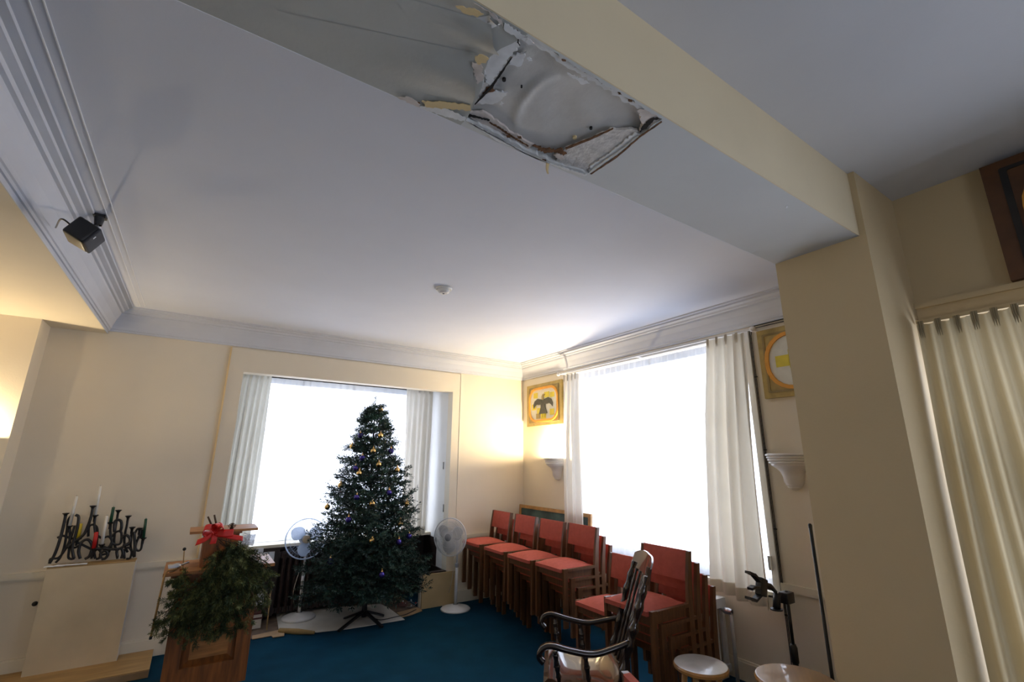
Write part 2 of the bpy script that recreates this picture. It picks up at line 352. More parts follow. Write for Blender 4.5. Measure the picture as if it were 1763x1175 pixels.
# ------------------------------------------------------------------ damaged beam
def c5(u, v, dz=0.0): return P(640+u/3.148, v/3.148, 2, ZB+dz)
def jag(pts, step=0.02, amp=0.005, seed=1):
    step *= 0.5; amp *= 1.15
    rnd = random.Random(seed); out = []
    for i, a in enumerate(pts):
        bq = pts[(i+1) % len(pts)]; L = (bq-a).length; k = max(1, int(L/step)); out.append(a)
        t = (bq-a).normalized(); nn = Vector((-t.y, t.x, 0))
        for j in range(1, k): out.append(a.lerp(bq, j/k) + nn*rnd.uniform(-amp, amp))
    return out
def cl(p):                                              # keep inside the underside
    p = p.copy(); p.y = min(max(p.y, YB0+0.004), YB1-0.004); return p
hole = jag([cl(c5(*q)) for q in ((838,195),(1200,420),(1575,645),(1440,745),(1175,940),(1010,890),(850,820),(700,735),(512,648),(560,560),(600,470),(612,380),(640,310),(700,265))], 0.03, 0.004, 3)
bm = bmesh.new()
out = [bm.verts.new(q) for q in ((-3, YB0, ZB), (XP, YB0, ZB), (XP, YB1, ZB), (-3, YB1, ZB))]
es = [bm.edges.new((out[i], out[(i+1) % 4])) for i in range(4)]
hv = [bm.verts.new(q) for q in hole]; es += [bm.edges.new((hv[i], hv[(i+1) % len(hv)])) for i in range(len(hv))]
bmesh.ops.triangle_fill(bm, use_beauty=True, edges=es, normal=(0, 0, -1))
top = [bm.verts.new(q+Vector((0, 0, 0.03))) for q in hole]
for i in range(len(hv)):
    j = (i+1) % len(hv); bm.faces.new((hv[i], hv[j], top[j], top[i]))
me = bpy.data.meshes.new('ceiling_beam'); bm.to_mesh(me); bm.free(); me.materials.append(MT['beam_white'])
beam = bpy.data.objects.new('ceiling_beam', me); C.objects.link(beam)
tag(beam, 'long ceiling beam with a broken plaster patch underneath', 'structure', kind='structure')
MB().box(-3, XP, YB0-0.004, YB0-0.0005, ZB-0.001, ZN+0.01).build('near_face', 'beam_cream', beam)
MB().box(-3, XP, YB1+0.0005, YB1+0.004, ZB, ZN).build('far_face', 'ceiling_white', beam)
MB().box(-0.2, XP, YB0+0.03, YB1-0.03, ZB+0.032, ZB+0.05).build('lath_backing', 'void', beam)
def plate(name, pts, mt, dz, th=0.006, step=0.02, amp=0.004, seed=1, sub=0):
    q = jag([cl(c5(*p, 0)) for p in pts], step, amp, seed)
    q = [Vector((v.x, v.y, ZB+dz)) for v in q]
    return MB().poly(q, (0, 0, th)).build(name, mt, beam)
# grey board inside the hole, with a raised water ring
ARC = [Vector(q) for q in ((1030,430,0),(940,452,0),(870,505,0),(810,580,0),(780,660,0),(785,740,0))]
def ridge(u, v):
    best = 1e9; q = Vector((u, v, 0)); kk = 0
    for k in range(len(ARC)-1):
        a, b2 = ARC[k], ARC[k+1]; tt_ = max(0, min(1, (q-a).dot(b2-a)/(b2-a).length_squared)); dd = (q-a.lerp(b2, tt_)).length
        if dd < best: best = dd; kk = (k+tt_)/(len(ARC)-1)
    return math.exp(-(best/20)**2)*math.sin(PI*min(1, max(0.02, kk)))
def boardfn(a, b2):
    u, v = 470+1150*a, 150+830*b2; p = c5(u, v); p.y = min(max(p.y, YB0+0.002), YB1-0.002)
    rr = math.hypot(u-1040, v-600)
    return Vector((p.x, p.y, ZB+0.022-0.010*ridge(u, v)+0.004*math.cos(rr/70)*math.exp(-rr/260)+0.002*noise.noise(Vector((u/120, v/120, 2)))))
MB().grid(boardfn, 70, 60).build('plaster_board', 'plaster_board', beam, True)
plate('torn_plaster', [(1050,818),(1180,770),(1310,712),(1440,718),(1452,735),(1190,928),(1165,938),(1000,885),(1030,850)], 'plaster_raw', 0.008, 0.011, 0.02, 0.004, 11)
plate('torn_plaster', [(800,215),(850,250),(890,258),(1080,388),(1190,448),(1350,545),(1440,600),(1560,645),(1200,425),(860,205)], 'paint_flake', 0.006, 0.013, 0.022, 0.005, 12)
plate('torn_plaster', [(515,625),(600,620),(690,680),(760,735),(880,800),(850,822),(700,735),(540,655)], 'paint_pink', 0.010, 0.009, 0.02, 0.004, 13)
plate('torn_plaster', [(1440,605),(1500,590),(1570,640),(1520,690),(1450,720),(1470,680)], 'paint_pink', 0.004, 0.015, 0.015, 0.004, 14)
plate('paint_flake', [(742,370),(765,322),(838,302),(808,378),(790,382)], 'paint_flake', 0.012, 0.006, 0.012, 0.003, 15)
plate('paint_flake', [(552,578),(650,512),(738,518),(700,560),(660,582)], 'paint_flake', 0.012, 0.006, 0.012, 0.003, 16)
plate('paint_flake', [(622,310),(700,262),(800,228),(800,262),(752,312),(640,470),(620,455),(612,385)], 'paint_flake', 0.004, 0.008, 0.012, 0.004, 17)
plate('paint_flake', [(575,470),(635,455),(640,480),(560,562),(540,570)], 'plaster_raw', 0.006, 0.008, 0.012, 0.004, 18)
plate('crack', [(764,314),(757,318),(640,475),(552,574),(562,572),(652,484)], 'void', 0.003, 0.002, 0.02, 0.001, 19)
plate('crack', [(790,205),(800,210),(796,228),(806,246),(800,246),(788,230)], 'void', -0.001, 0.001, 0.01, 0.001, 20)
plate('rust_stain', [(870,802),(890,796),(940,815),(1000,822),(1035,815),(1055,835),(1040,852),(1000,836),(930,834),(900,820)], 'rust', 0.006, 0.004, 0.01, 0.006, 21)
plate('paint_pink', [(985,845),(1010,838),(1036,850),(1040,872),(1005,866)], 'paint_pink', 0.002, 0.003, 0.01, 0.004, 26)
plate('crack', [(640,672),(700,706),(760,746),(850,802),(848,807),(752,752),(694,712),(637,677)], 'rust', 0.008, 0.002, 0.01, 0.002, 27)
plate('crack', [(520,630),(640,662),(636,668),(516,640)], 'void', 0.008, 0.002, 0.01, 0.002, 28)
plate('crack', [(1465,690),(1500,655),(1530,640),(1560,645),(1525,662),(1500,690),(1455,722)], 'void', 0.0025, 0.001, 0.01, 0.004, 29)
plate('torn_plaster', [(1185,905),(1290,835),(1420,730),(1455,738),(1330,842),(1180,938)], 'paint_flake', 0.004, 0.004, 0.012, 0.004, 33)
plate('torn_plaster', [(1060,385),(1100,400),(1180,445),(1150,450),(1085,415)], 'paint_flake', -0.006, 0.002, 0.01, 0.004, 34)
plate('torn_plaster', [(840,330),(858,322),(870,345),(850,350)], 'paint_flake', 0.010, 0.002, 0.006, 0.002, 35)
plate('torn_plaster', [(700,565),(715,575),(708,590),(696,585)], 'paint_flake', 0.010, 0.002, 0.006, 0.002, 36)
plate('rust_stain', [(1050,812),(1180,762),(1310,706),(1308,712),(1180,772),(1052,822)], 'rust', 0.007, 0.004, 0.02, 0.001, 22)
plate('rust_stain', [(1182,942),(1330,842),(1450,738),(1500,705),(1570,655),(1574,662),(1450,748),(1330,854),(1190,946)], 'rust', -0.001, 0.003, 0.02, 0.001, 23)
plate('rust_stain', [(620,480),(650,472),(668,500),(640,508),(600,520)], 'rust', 0.005, 0.003, 0.012, 0.003, 24)
for k, (u, v) in enumerate(((1105,364),(1160,394),(1190,412),(1252,455),(1325,482),(1345,512),(1362,516),(780,162),(740,740),(250,556),(800,745),(200,538),(222,548),(935,868),(1400,545),(1040,325))):
    plate('rust_stain', [(u-11,v-6),(u+9,v-3),(u+13,v+7),(u-7,v+5)], 'rust', 0.003 if k < 7 else -0.001, 0.003, 0.006, 0.001, 30+k)
for k, (u, v, r) in enumerate(((717,437,10),(1188,700,9),(670,380,11),(1252,458,8),(812,475,5))):
    p = c5(u, v, 0.012); MB().lathe([(0.0001, 0), (r*0.0006, 0), (r*0.0006, 0.008)], 10, Matrix.Translation(p)).build('nail_hole', 'void', beam)
p = c5(1100, 750, 0.013); MB().lathe([(0.0001, 0), (0.007, 0), (0.008, 0.008)], 12, Matrix.Translation(p)).build('anchor', 'paint_yellow', beam)
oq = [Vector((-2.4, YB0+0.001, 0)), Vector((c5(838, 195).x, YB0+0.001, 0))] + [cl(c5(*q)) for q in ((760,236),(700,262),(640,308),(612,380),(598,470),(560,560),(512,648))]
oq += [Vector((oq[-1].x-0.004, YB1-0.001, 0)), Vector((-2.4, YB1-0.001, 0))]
MB().poly([Vector((q.x, q.y, ZB-0.0006)) for q in oq], (0, 0, 0.0004)).build('old_paint_shaded', 'beam_old_shaded', beam)  # older paint left of the hole; its grey also carries the light falloff
# loose paint skins left of the hole, curled at the edge
def skin(name, quad, mt, sag, curl, nu=14, nv=10, seed=1):
    q = [cl(c5(*p)) for p in quad]
    def fn(u, v):
        a = q[0].lerp(q[1], u); b2 = q[3].lerp(q[2], u); p = a.lerp(b2, v)
        n = noise.noise(Vector((u*3+seed, v*3, seed*1.7))); e = math.sin(PI*v)
        z = ZB - 0.0012 - sag*u**2*e**1.5*(0.9+0.5*n) - curl*max(0, u-0.8)**2*20*e*(0.7+0.8*n)
        return Vector((p.x+0.03*u*n*e, p.y, z))
    return MB().grid(fn, nu, nv).build(name, mt, beam, True)
skin('loose_paint', ((-500,60),(560,285),(548,585),(-200,345)), 'beam_old_shaded', 0.022, 0.012, 30, 18, 2)
skin('loose_paint', ((100,-40),(650,120),(690,300),(250,170)), 'beam_old_shaded', 0.020, 0.012, 20, 14, 5)
skin('loose_paint', ((560,95),(640,80),(700,130),(610,170)), 'paint_flake', 0.010, 0.012, 10, 8, 8)
def flake(pts, mt, dz, seed): plate('paint_chip', pts, mt, dz, 0.002, 0.012, 0.003, seed)
flake([(455,0),(560,8),(612,38),(575,62),(520,45),(465,12)], 'paint_yellow', -0.020, 41)
flake([(560,270),(600,260),(636,282),(620,306),(575,312)], 'paint_yellow', -0.024, 42)
flake([(270,542),(400,545),(535,562),(538,592),(430,585),(300,575)], 'paint_yellow', -0.006, 43)
flake([(140,520),(200,518),(262,560),(258,588),(200,555)], 'paint_pink', -0.006, 44)
flake([(260,572),(400,580),(510,632),(505,652),(400,628),(268,590)], 'paint_flake', -0.005, 45)
flake([(545,320),(600,330),(605,420),(575,440),(555,390)], 'paint_pink', -0.012, 46)
flake([(560,0),(700,100),(712,140),(690,120),(620,50),(560,12)], 'paint_pink', -0.004, 47)
flake([(720,120),(830,190),(800,210),(715,150)], 'paint_flake', -0.003, 48)
flake([(830,205),(850,183),(880,215),(860,222)], 'paint_flake', -0.014, 49)
flake([(512,650),(700,752),(880,862),(960,880),(1165,945),(1150,950),(940,900),(860,872),(690,768)], 'paint_flake', -0.004, 50)
a = c5(955, 880); MB().grid(lambda u, v: a + Vector((0.016*(u-0.5)*(1-0.5*v), 0.006*math.sin(3*v), -0.05*v)), 3, 6).build('paint_chip', 'paint_yellow', beam, True, 0.001)
p = P(1355, 357, 2, ZB-0.004); MB().box(-0.008, 0.008, -0.003, 0.003, 0, 0.004, Matrix.Translation(p) @ Matrix.Rotation(0.6, 4, 'Z')).build('paint_chip', 'paper_white', beam)

# ------------------------------------------------------------------ windows
def window(n, axis, c0, c1, z0, z1, plane, verts, horiz, label, t=0.05):
    # frame posts and rails at plane; axis 'x': wall runs along x
    w_ = tag(bpy.data.objects.new('window_%d' % n, None), label, 'window', kind='structure'); C.objects.link(w_)
    def bx(a0, a1, zz0, zz1, dep=t):
        mb = MB()
        if axis == 'x': mb.box(a0, a1, plane-dep/2, plane+dep/2, zz0, zz1)
        else: mb.box(plane-dep/2, plane+dep/2, a0, a1, zz0, zz1)
        return mb
    bx(c0, c1, z0, z0+t).build('bottom_rail', 'trim_white', w_); bx(c0, c1, z1-t, z1).build('top_rail', 'trim_white', w_)
    us = [c0+t/2] + verts + [c1-t/2]; vs = [z0+t/2] + horiz + [z1-t/2]
    for i, u in enumerate(us): bx(u-t/2, u+t/2, z0+t, z1-t, t*0.98).build('stile' if i in (0, len(us)-1) else 'mullion', 'trim_white', w_)
    for v in horiz:
        for i in range(len(us)-1): bx(us[i]+t/2, us[i+1]-t/2, v-t*0.4, v+t*0.4, t*0.9).build('transom', 'trim_white', w_)
    for i in range(len(us)-1):
        for j in range(len(vs)-1):
            bx(us[i]+t*0.4, us[i+1]-t*0.4, vs[j]+t*0.3, vs[j+1]-t*0.3, 0.006).build('pane', 'glass', w_)
    return w_
window(1, 'x', 0.40, 2.60, 0.72, 2.60, 6.3, [0.98, 1.60, 2.1], [2.02], 'tall bay window glowing behind the decorated tree')
window(2, 'y', WY0, WY1, WZ0, WZ1, XR+0.2, [2.95, 3.72], [2.1], 'wide blown-out side window above the stacked chairs')
window(3, 'y', NY0, NY1, NZ0, NZ1, XN+0.14, [0.0, -0.75], [1.7], 'window behind the beige pleated curtain at the right edge')
window(4, 'x', -0.9, 0.9, 0.9, 2.2, -3.7, [0.0], [1.7], 'unseen window added behind the viewpoint for fill light')  # unseen window, added to fill the near room with light

# curtains --------------------------------------------------------------
def curtain(name, top, bot, out, label, m, nf, amp, flare=1.0, pleat=True, sheer=False, seed=1, group=None, gather=0.0):
    # top, bot: (a, b) end points; out: horizontal unit direction of the folds
    t = thing(name, label, 'curtain', ((top[0]+top[1])/2).to_tuple()[:2] + (0,), 0, group); org = t.location.copy()
    rnd = random.Random(seed); ph = [rnd.uniform(-0.5, 0.5) for _ in range(nf+2)]
    out = Vector(out)
    def fn(u, v):
        a = top[0].lerp(top[1], u); b2 = bot[0].lerp(bot[1], u); s = v
        p = a.lerp(b2, s)
        k = u*nf; w1 = 0.5+0.5*math.sin(2*PI*(k+0.35*math.sin(s*2.2+ph[int(k) % len(ph)])))
        A = amp*(0.45+0.55*min(1, s*3.0)*flare)
        if pleat and s < 0.07: A = amp*0.55
        w2 = 0.35*math.sin(2*PI*(k*0.47+ph[0])+s*1.5)
        return p + out*A*(w1+w2*min(1, s*2)) - org
    nu = nf*(6 if sheer else 10)
    MB().grid(fn, nu, 26).build('fabric', m, t, True)
    if sheer:
        MB().grid(lambda u, v: fn(u, 0.035*v) + out*0.006, nu*2, 3).build('heading', 'sheer_heading', t, True)
    if not sheer:
        def hem(u, v): return fn(u, 0.955+0.045*v) + out*0.004
        MB().grid(hem, nu, 2).build('hem', m, t, True)
    if pleat:
        d = (top[1]-top[0])
        for i in range(nf):
            q = fn((i+0.35)/nf, 0.0); g = MB()
            for s_ in (-1, 0, 1):
                a = q + d.normalized()*0.008*s_ + Vector((0, 0, 0.012)); g.tube([a+out*0.002, a+out*0.008-Vector((0, 0, 0.045)), a+out*0.006-Vector((0, 0, 0.09))], [0.005, 0.0045, 0.001], 6)
            g.build('pinch_pleat', m, t)
    return t
V = Vector
# bay curtains and sheers
curtain('curtain', (V((0.305, 5.98, 2.62)), V((0.60, 5.98, 2.62))), (V((0.30, 5.98, 0.75)), V((0.60, 5.98, 0.75))), (0, -1, 0), 'off-white curtain hanging left of the tree in the window bay', 'curtain_pale', 5, 0.06, seed=3)
curtain('curtain', (V((2.24, 5.98, 2.62)), V((2.62, 5.98, 2.62))), (V((2.26, 5.98, 0.74)), V((2.60, 5.98, 0.74))), (0, -1, 0), 'off-white curtain hanging right of the tree in the window bay', 'curtain_white', 5, 0.05, seed=5)
for i, (x0, x1, lab) in enumerate(((0.42, 0.99, 'left sheer net curtain in the bay window'), (0.97, 1.61, 'middle sheer net curtain in the bay window behind the tree'), (1.59, 2.58, 'right sheer net curtain in the bay window behind the tree'))):
    curtain('sheer_curtain', (V((x0, 6.16, 2.60)), V((x1, 6.16, 2.60))), (V((x0, 6.16, 0.76)), V((x1, 6.16, 0.76))), (0, -1, 0), lab, 'sheer', 7, 0.018, pleat=False, sheer=True, seed=20+i, group='sheer net curtains')
t = thing('curtain_rail', 'white curtain rail across the top of the window bay', 'curtain rail', (1.5, 5.99, 2.63))
MB().box(-1.2, 1.19, -0.02, 0.012, -0.012, 0.02).build('rail', 'trim_white', t)
for k in range(-5, 6): MB().box(k*0.22-0.008, k*0.22+0.008, -0.012, 0.004, 0.02, 0.09).build('bracket', 'trim_white', t)
# side window
curtain('curtain', (V((3.73, 4.44, 2.69)), V((3.73, 4.16, 2.69))), (V((3.73, 4.44, 0.62)), V((3.73, 4.14, 0.62))), (-1, 0, 0), 'narrow white curtain between the eagle panel and the side window', 'curtain_white', 4, 0.05, seed=7)
curtain('curtain', (V((3.73, 2.42, 2.72)), V((3.73, 2.07, 2.72))), (V((3.73, 2.56, 0.64)), V((3.73, 2.10, 0.60))), (-1, 0, 0), 'long beige curtain hanging at the pillar end of the side window', 'curtain_beige', 4, 0.075, seed=9)
for i, (y0, y1, lab) in enumerate(((4.46, 3.20, 'far sheer net curtain in the side window'), (3.22, 2.16, 'near sheer net curtain in the side window'))):
    curtain('sheer_curtain', (V((3.88, y0, 2.72)), V((3.88, y1, 2.72))), (V((3.88, y0, 0.703)), V((3.88, y1, 0.703))), (-1, 0, 0), lab, 'sheer', 13, 0.02, pleat=False, sheer=True, seed=30+i, group='sheer net curtains')
t = thing('curtain_rail', 'thin white rail carrying the side window curtains', 'curtain rail', (3.72, 3.26, 2.735))
MB().box(-0.008, 0.008, -1.27, 1.27, -0.008, 0.012).build('rail', 'trim_white', t)
for yy in (-1.25, 1.25, 0.0): MB().box(0.008, 0.10, yy-0.012, yy+0.012, -0.006, 0.010).build('bracket', 'trim_white', t)
for yy in (-1.27, 1.29): MB().lathe([(0.0001, -0.02), (0.018, -0.018), (0.026, 0), (0.018, 0.018), (0.0001, 0.02)], 12, Matrix.Translation((0, yy, 0)) @ Matrix.Rotation(PI/2, 4, 'X')).build('finial', 'trim_white', t, True)
# near right curtain
curtain('curtain', (V((3.05, 0.765, 2.35)), V((3.05, 0.36, 2.35))), (V((3.05, 0.765, 0.05)), V((3.05, 0.22, 0.05))), (-1, 0, 0), 'beige pinch-pleated curtain filling the right edge beside the pillar', 'curtain_tan', 6, 0.085, seed=11)
t = thing('curtain_rail', 'curtain rail under the moulding at the right edge', 'curtain rail', (3.06, -0.35, 2.36))
MB().box(-0.01, 0.012, -1.12, 1.12, 0, 0.02).build('rail', 'pillar_cream', t)
for yy in (-1.0, 0.0, 1.0): MB().box(0.012, 0.088, yy-0.01, yy+0.01, 0.004, 0.016).build('bracket', 'pillar_cream', t)
# cables beside the side window
t = thing('wall_cable', 'black cables running up the wall and over the picture beside the pillar', 'cable', (XR-0.012, 2.08, 0.15))
for k, dy in enumerate((0, -0.010)):
    pts = [(0, dy, 0), (0, dy, 2.58-k*0.02), (0, -0.012+dy, 2.625-k*0.02), (0, -0.05+dy, 2.64-k*0.02), (0, -0.80, 2.645-k*0.02)]
    MB().tube(pts, 0.0035, 6).build('wire', 'plastic_black', t, True)
for z in (0.4, 1.0, 1.6, 2.2): MB().box(0, 0.012, -0.016, 0.006, z, z+0.008).build('clip', 'plastic_black', t)
t = thing('cord_cleat', 'white cord cleat on the window casing beside the beige curtain', 'cord cleat', P(1326, 970, 0, XR-0.03).to_tuple())
MB().box(-0.01, 0.01, -0.012, 0.012, -0.05, 0.05).build('plate', 'trim_white', t)
MB().tube([(-0.012, 0, 0.05), (-0.02, 0, 0.02), (-0.02, 0, -0.02), (-0.012, 0, -0.05)], 0.004, 6).build('cord', 'cable_grey', t, True)

# ------------------------------------------------------------------ wall lamps (plaster brackets)
def bracket(name, loc, rz, label, lit, power=0.0, up=-0.012):
    # local: wall plane x = 0, lamp projects towards -x
    t = thing(name, label, 'wall lamp', loc, rz)
    a0, a1 = PI/2, 3*PI/2
    rim = [(0.172, 0.0), (0.178, -0.006), (0.178, -0.014), (0.166, -0.019), (0.172, -0.025), (0.172, -0.033), (0.160, -0.038), (0.166, -0.044), (0.166, -0.052), (0.154, -0.057), (0.160, -0.063), (0.160, -0.071), (0.148, -0.076), (0.142, -0.09)]
    MB().lathe([(0.150, -0.02), (0.155, 0.0)] + rim, 24, None, a0, a1).build('fluted_rim', 'plaster_bracket', t, 'auto')
    MB().lathe([(0.142, -0.09), (0.118, -0.105), (0.090, -0.132), (0.074, -0.17), (0.070, -0.215), (0.062, -0.222), (0.060, -0.235)], 24, None, a0, a1).build('bowl', 'plaster_bracket', t, True)
    MB().lathe([(0.060, -0.235), (0.052, -0.24), (0.050, -0.252), (0.036, -0.262), (0.018, -0.272), (0.0001, -0.275)], 24, None, a0, a1).build('finial', 'plaster_bracket', t, 'auto')
    MB().lathe([(0.0001, -0.08), (0.132, -0.08)], 20, None, a0, a1).build('inner_tray', 'plaster_bracket', t)
    MB().lathe([(0.0001, -0.078), (0.012, -0.074), (0.012, -0.055), (0.018, -0.05), (0.02, -0.035), (0.012, -0.018), (0.0001, -0.014)], 12, Matrix.Translation((-0.07, 0, 0))).build('bulb', 'bulb_warm' if lit else 'candle_white', t, True)
    if lit:
        l = bpy.data.lights.new('lamp_light', 'POINT'); l.energy = power; l.color = (1.0, 0.81, 0.53); l.shadow_soft_size = 0.035
        o = bpy.data.objects.new('lamp_light', l); C.objects.link(o); o.parent = t; o.location = (-0.078, 0, up)
    return t
bracket('wall_bracket_lamp', (XR, 4.74, 1.695), 0, 'lit white plaster uplighter below the eagle panel in the corner', True, 150)
bracket('wall_bracket_lamp', (XR, 1.885, 1.722), 0, 'unlit white plaster bracket on the wall beside the pillar', False)
bracket('wall_bracket_lamp', (-1.50, 5.23, 1.80), PI/2, 'lit plaster uplighter on the pilaster at the left edge', True, 45)
bracket('wall_bracket_lamp', (-2.40, 3.95, 1.75), PI, 'lit plaster uplighter on the left wall outside the picture', True, 14, 0.05)

# ------------------------------------------------------------------ pictures on the window wall
def rrect(hw, hh, r, n=6):
    pts = []
    for cx, cz, a in ((hw-r, hh-r, 0), (-hw+r, hh-r, PI/2), (-hw+r, -hh+r, PI), (hw-r, -hh+r, 3*PI/2)):
        for k in range(n+1): pts.append((cx+r*math.cos(a+PI/2*k/n), cz+r*math.sin(a+PI/2*k/n)))
    return pts
def ringplate(mb, outer, inner, x0, x1):
    n = len(outer); vs = [(x0, y, z) for y, z in outer]+[(x0, y, z) for y, z in inner]+[(x1, y, z) for y, z in outer]+[(x1, y, z) for y, z in inner]
    fs = []
    for i in range(n):
        j = (i+1) % n; fs += [(i, j, n+j, n+i), (2*n+i, 3*n+i, 3*n+j, 2*n+j), (i, 2*n+i, 2*n+j, j), (n+i, n+j, 3*n+j, 3*n+i)]
    return mb.add(vs, fs)
def icon(name, loc, hw, hh, label, rr, bird, cat='picture', back='icon_ochre', recess='icon_olive', patch=None, depth=0.03, ringw=0.03, rs=1.0):
    t = thing(name, label, cat, loc)
    MB().box(-depth, 0, -hw, hw, -hh, hh).build('panel', back, t)
    a = rrect(hw*0.86, hh*0.86, 0.01); b2 = rrect(hw*0.80, hh*0.80, 0.01)
    ringplate(MB(), a, b2, -depth-0.006, -depth).build('inner_border', recess, t)
    o_, i_ = rrect(hw*0.84*rs, hh*0.82*rs, rr), rrect(hw*0.84*rs-ringw, hh*0.82*rs-ringw, rr-ringw)
    ringplate(MB(), o_, i_, -depth-0.016, -depth).build('ring', 'icon_orange', t, False)
    MB().poly([(-depth-0.002, y, z) for y, z in i_], (0.001, 0, 0)).build('ground', 'icon_white', t)
    for (y, z, w2, h2, mt) in (patch or []):
        MB().box(-depth-0.005, -depth-0.002, y*hw-w2*hw, y*hw+w2*hw, z*hh-h2*hh, z*hh+h2*hh).build('patch', mt, t)
    if bird:
        x = -depth-0.012
        body = [(0.17,0.0),(-0.17,0.0),(-0.14,0.15),(-0.20,0.18),(-0.20,-0.40),(0.20,-0.40)]
        MB().poly([(x, y*hw, z*hh) for y, z in ((0.13,0.20),(-0.13,0.20),(-0.13,-0.15),(-0.24,-0.46),(0.24,-0.46),(0.13,-0.15))], (0.006, 0, 0)).build('bird_body', 'icon_bird', t)
        for s in (-1, 1):
            wing = [(0.08*s,0.22),(0.30*s,0.28),(0.48*s,0.18),(0.56*s,0.0),(0.54*s,-0.18),(0.46*s,-0.08),(0.36*s,0.0),(0.24*s,-0.02),(0.08*s,-0.02)]
            MB().poly([(x-0.002, y*hw, z*hh) for y, z in wing], (0.006, 0, 0)).build('bird_wing', 'icon_bird', t)
        MB().poly([(x-0.001, y*hw, z*hh) for y, z in ((0.06,0.20),(0.07,0.36),(0.02,0.46),(-0.06,0.48),(-0.13,0.42),(-0.05,0.40),(-0.02,0.32),(-0.06,0.20))], (0.006, 0, 0)).build('bird_head', 'icon_olive', t)
        for s in (-1, 1): MB().box(x, x+0.005, s*0.08*hw-0.006, s*0.08*hw+0.006, -0.64*hh, -0.46*hh).build('bird_foot', 'icon_yellow', t)
    return t
q = 0.185
PT = [(0.45,0.45,0.12,0.13,'icon_yellow'),(-0.5,0.38,0.12,0.12,'icon_yellow'),(0.55,-0.1,0.12,0.14,'icon_yellow'),(0.0,-0.56,0.15,0.14,'icon_yellow'),(-0.48,-0.42,0.12,0.14,'icon_yellow'),(0.25,-0.3,0.12,0.14,'icon_yellow'),(-0.2,0.42,0.14,0.13,'icon_yellow'),(0.3,-0.55,0.12,0.12,'icon_ochre')]
icon('wall_panel', (XR-0.002, 4.99, 2.405), 0.385, 0.285, 'painted yellow panel with a dark eagle in the room corner', 0.16, True, patch=PT)
icon('wall_panel', (XR-0.002, 1.72, 2.445), 0.29, 0.285, 'ochre panel with an orange ring half hidden by the pillar', 0.21, False, patch=[(0.3,0.0,0.26,0.16,'icon_yellow'),(0.0,0.0,0.2,0.3,'icon_yellow'),(0.1,-0.42,0.2,0.2,'icon_white')])
icon('wall_panel', (XN-0.002, -0.03, 2.80), 0.435, 0.305, 'dark wooden framed panel high at the right edge', 0.19, False, back='frame_dark', recess='icon_black', depth=0.05, rs=0.90)

# ------------------------------------------------------------------ smoke detector, speaker
p = P(764, 498, 2, ZC-0.005)
t = thing('smoke_detector', 'small white smoke detector on the far ceiling', 'smoke detector', (p.x, p.y, ZC))
MB().lathe([(0.0001, -0.014), (0.062, -0.014), (0.068, -0.008), (0.068, 0)], 28).build('base', 'trim_white', t, 'auto')
MB().lathe([(0.0001, -0.044), (0.030, -0.044), (0.044, -0.034), (0.050, -0.014)], 28).build('cover', 'trim_white', t, 'auto')
MB().lathe([(0.0001, -0.050), (0.008, -0.049), (0.009, -0.044)], 12).build('test_button', 'cable_grey', t, True)

sp0 = Vector((-0.6211, 2.9149, 2.7215))
t = thing('loudspeaker', 'small black loudspeaker bracketed to the left cornice', 'loudspeaker', sp0.to_tuple())
Ms = Matrix(((0.4699, -0.0112, 0.8826, 0), (0.0456, -0.9983, -0.0369, 0), (0.8815, 0.0575, -0.4686, 0), (0, 0, 0, 1)))
MB().box(-0.054, 0.054, -0.067, 0.067, -0.052, 0.044, Ms, 0.012).build('cabinet', 'plastic_black', t, 'auto')
gr = MB().box(-0.052, 0.052, -0.065, 0.065, 0.040, 0.053, Ms, 0.008).build('grille', 'speaker_grille', t, 'auto')
MB().box(-0.006, 0.010, 0.042, 0.049, 0.0525, 0.055, Ms).build('badge', 'silver', gr)
mp = P(172, 374, 2, ZC-0.012) - sp0
MB().box(mp.x-0.028, mp.x+0.028, mp.y-0.028, mp.y+0.028, mp.z-0.004, mp.z+0.010).build('mounting_plate', 'plastic_black', t)
MB().lathe([(0.018, 0.0), (0.026, 0.05)], 10, Matrix.Translation(mp + Vector((0, 0, -0.052)))).build('swivel', 'plastic_black', t, True)
MB().tube([mp+Vector((0, 0, -0.05)), mp*0.55+Vector((0, 0, -0.02)), (0, 0, 0)], 0.007, 8).build('arm', 'plastic_black', t, True)
cq = P(96, 392, 0, -0.80) - sp0
MB().tube(bez([Ms @ Vector((0, 0.02, -0.05)), Ms @ Vector((0, 0.03, -0.10)), cq], 12), 0.004, 6).build('cable', 'plastic_black', t, True)

# ------------------------------------------------------------------ stacking chairs
def cushion(mb, x0, x1, y0, y1, z0, z1, crown, M=None, nu=10, nv=10):
    def top(u, v):
        e = (1-abs(2*u-1)**3.2)**0.8*(1-abs(2*v-1)**3.2)**0.8; return Vector((x0+(x1-x0)*u, y0+(y1-y0)*v, z1-0.018+crown*e))
    def prep(vs): return [M @ q for q in vs] if M is not None else vs
    g = MB().grid(top, nu, nv); mb.add(prep([Vector(q) for q in g.v]), g.f)
    g = MB()
    ring = [(u/nu, 0) for u in range(nu)]+[(1, v/nv) for v in range(nv)]+[(1-u/nu, 1) for u in range(nu)]+[(0, 1-v/nv) for v in range(nv)]
    vs = [top(*r) for r in ring] + [Vector((top(*r).x, top(*r).y, z0)) for r in ring]; n = len(ring)
    g.add(vs, [(i, (i+1) % n, (i+1) % n+n, i+n) for i in range(n)] + [tuple(range(n, 2*n))])
    mb.add(prep([Vector(q) for q in g.v]), g.f); return mb
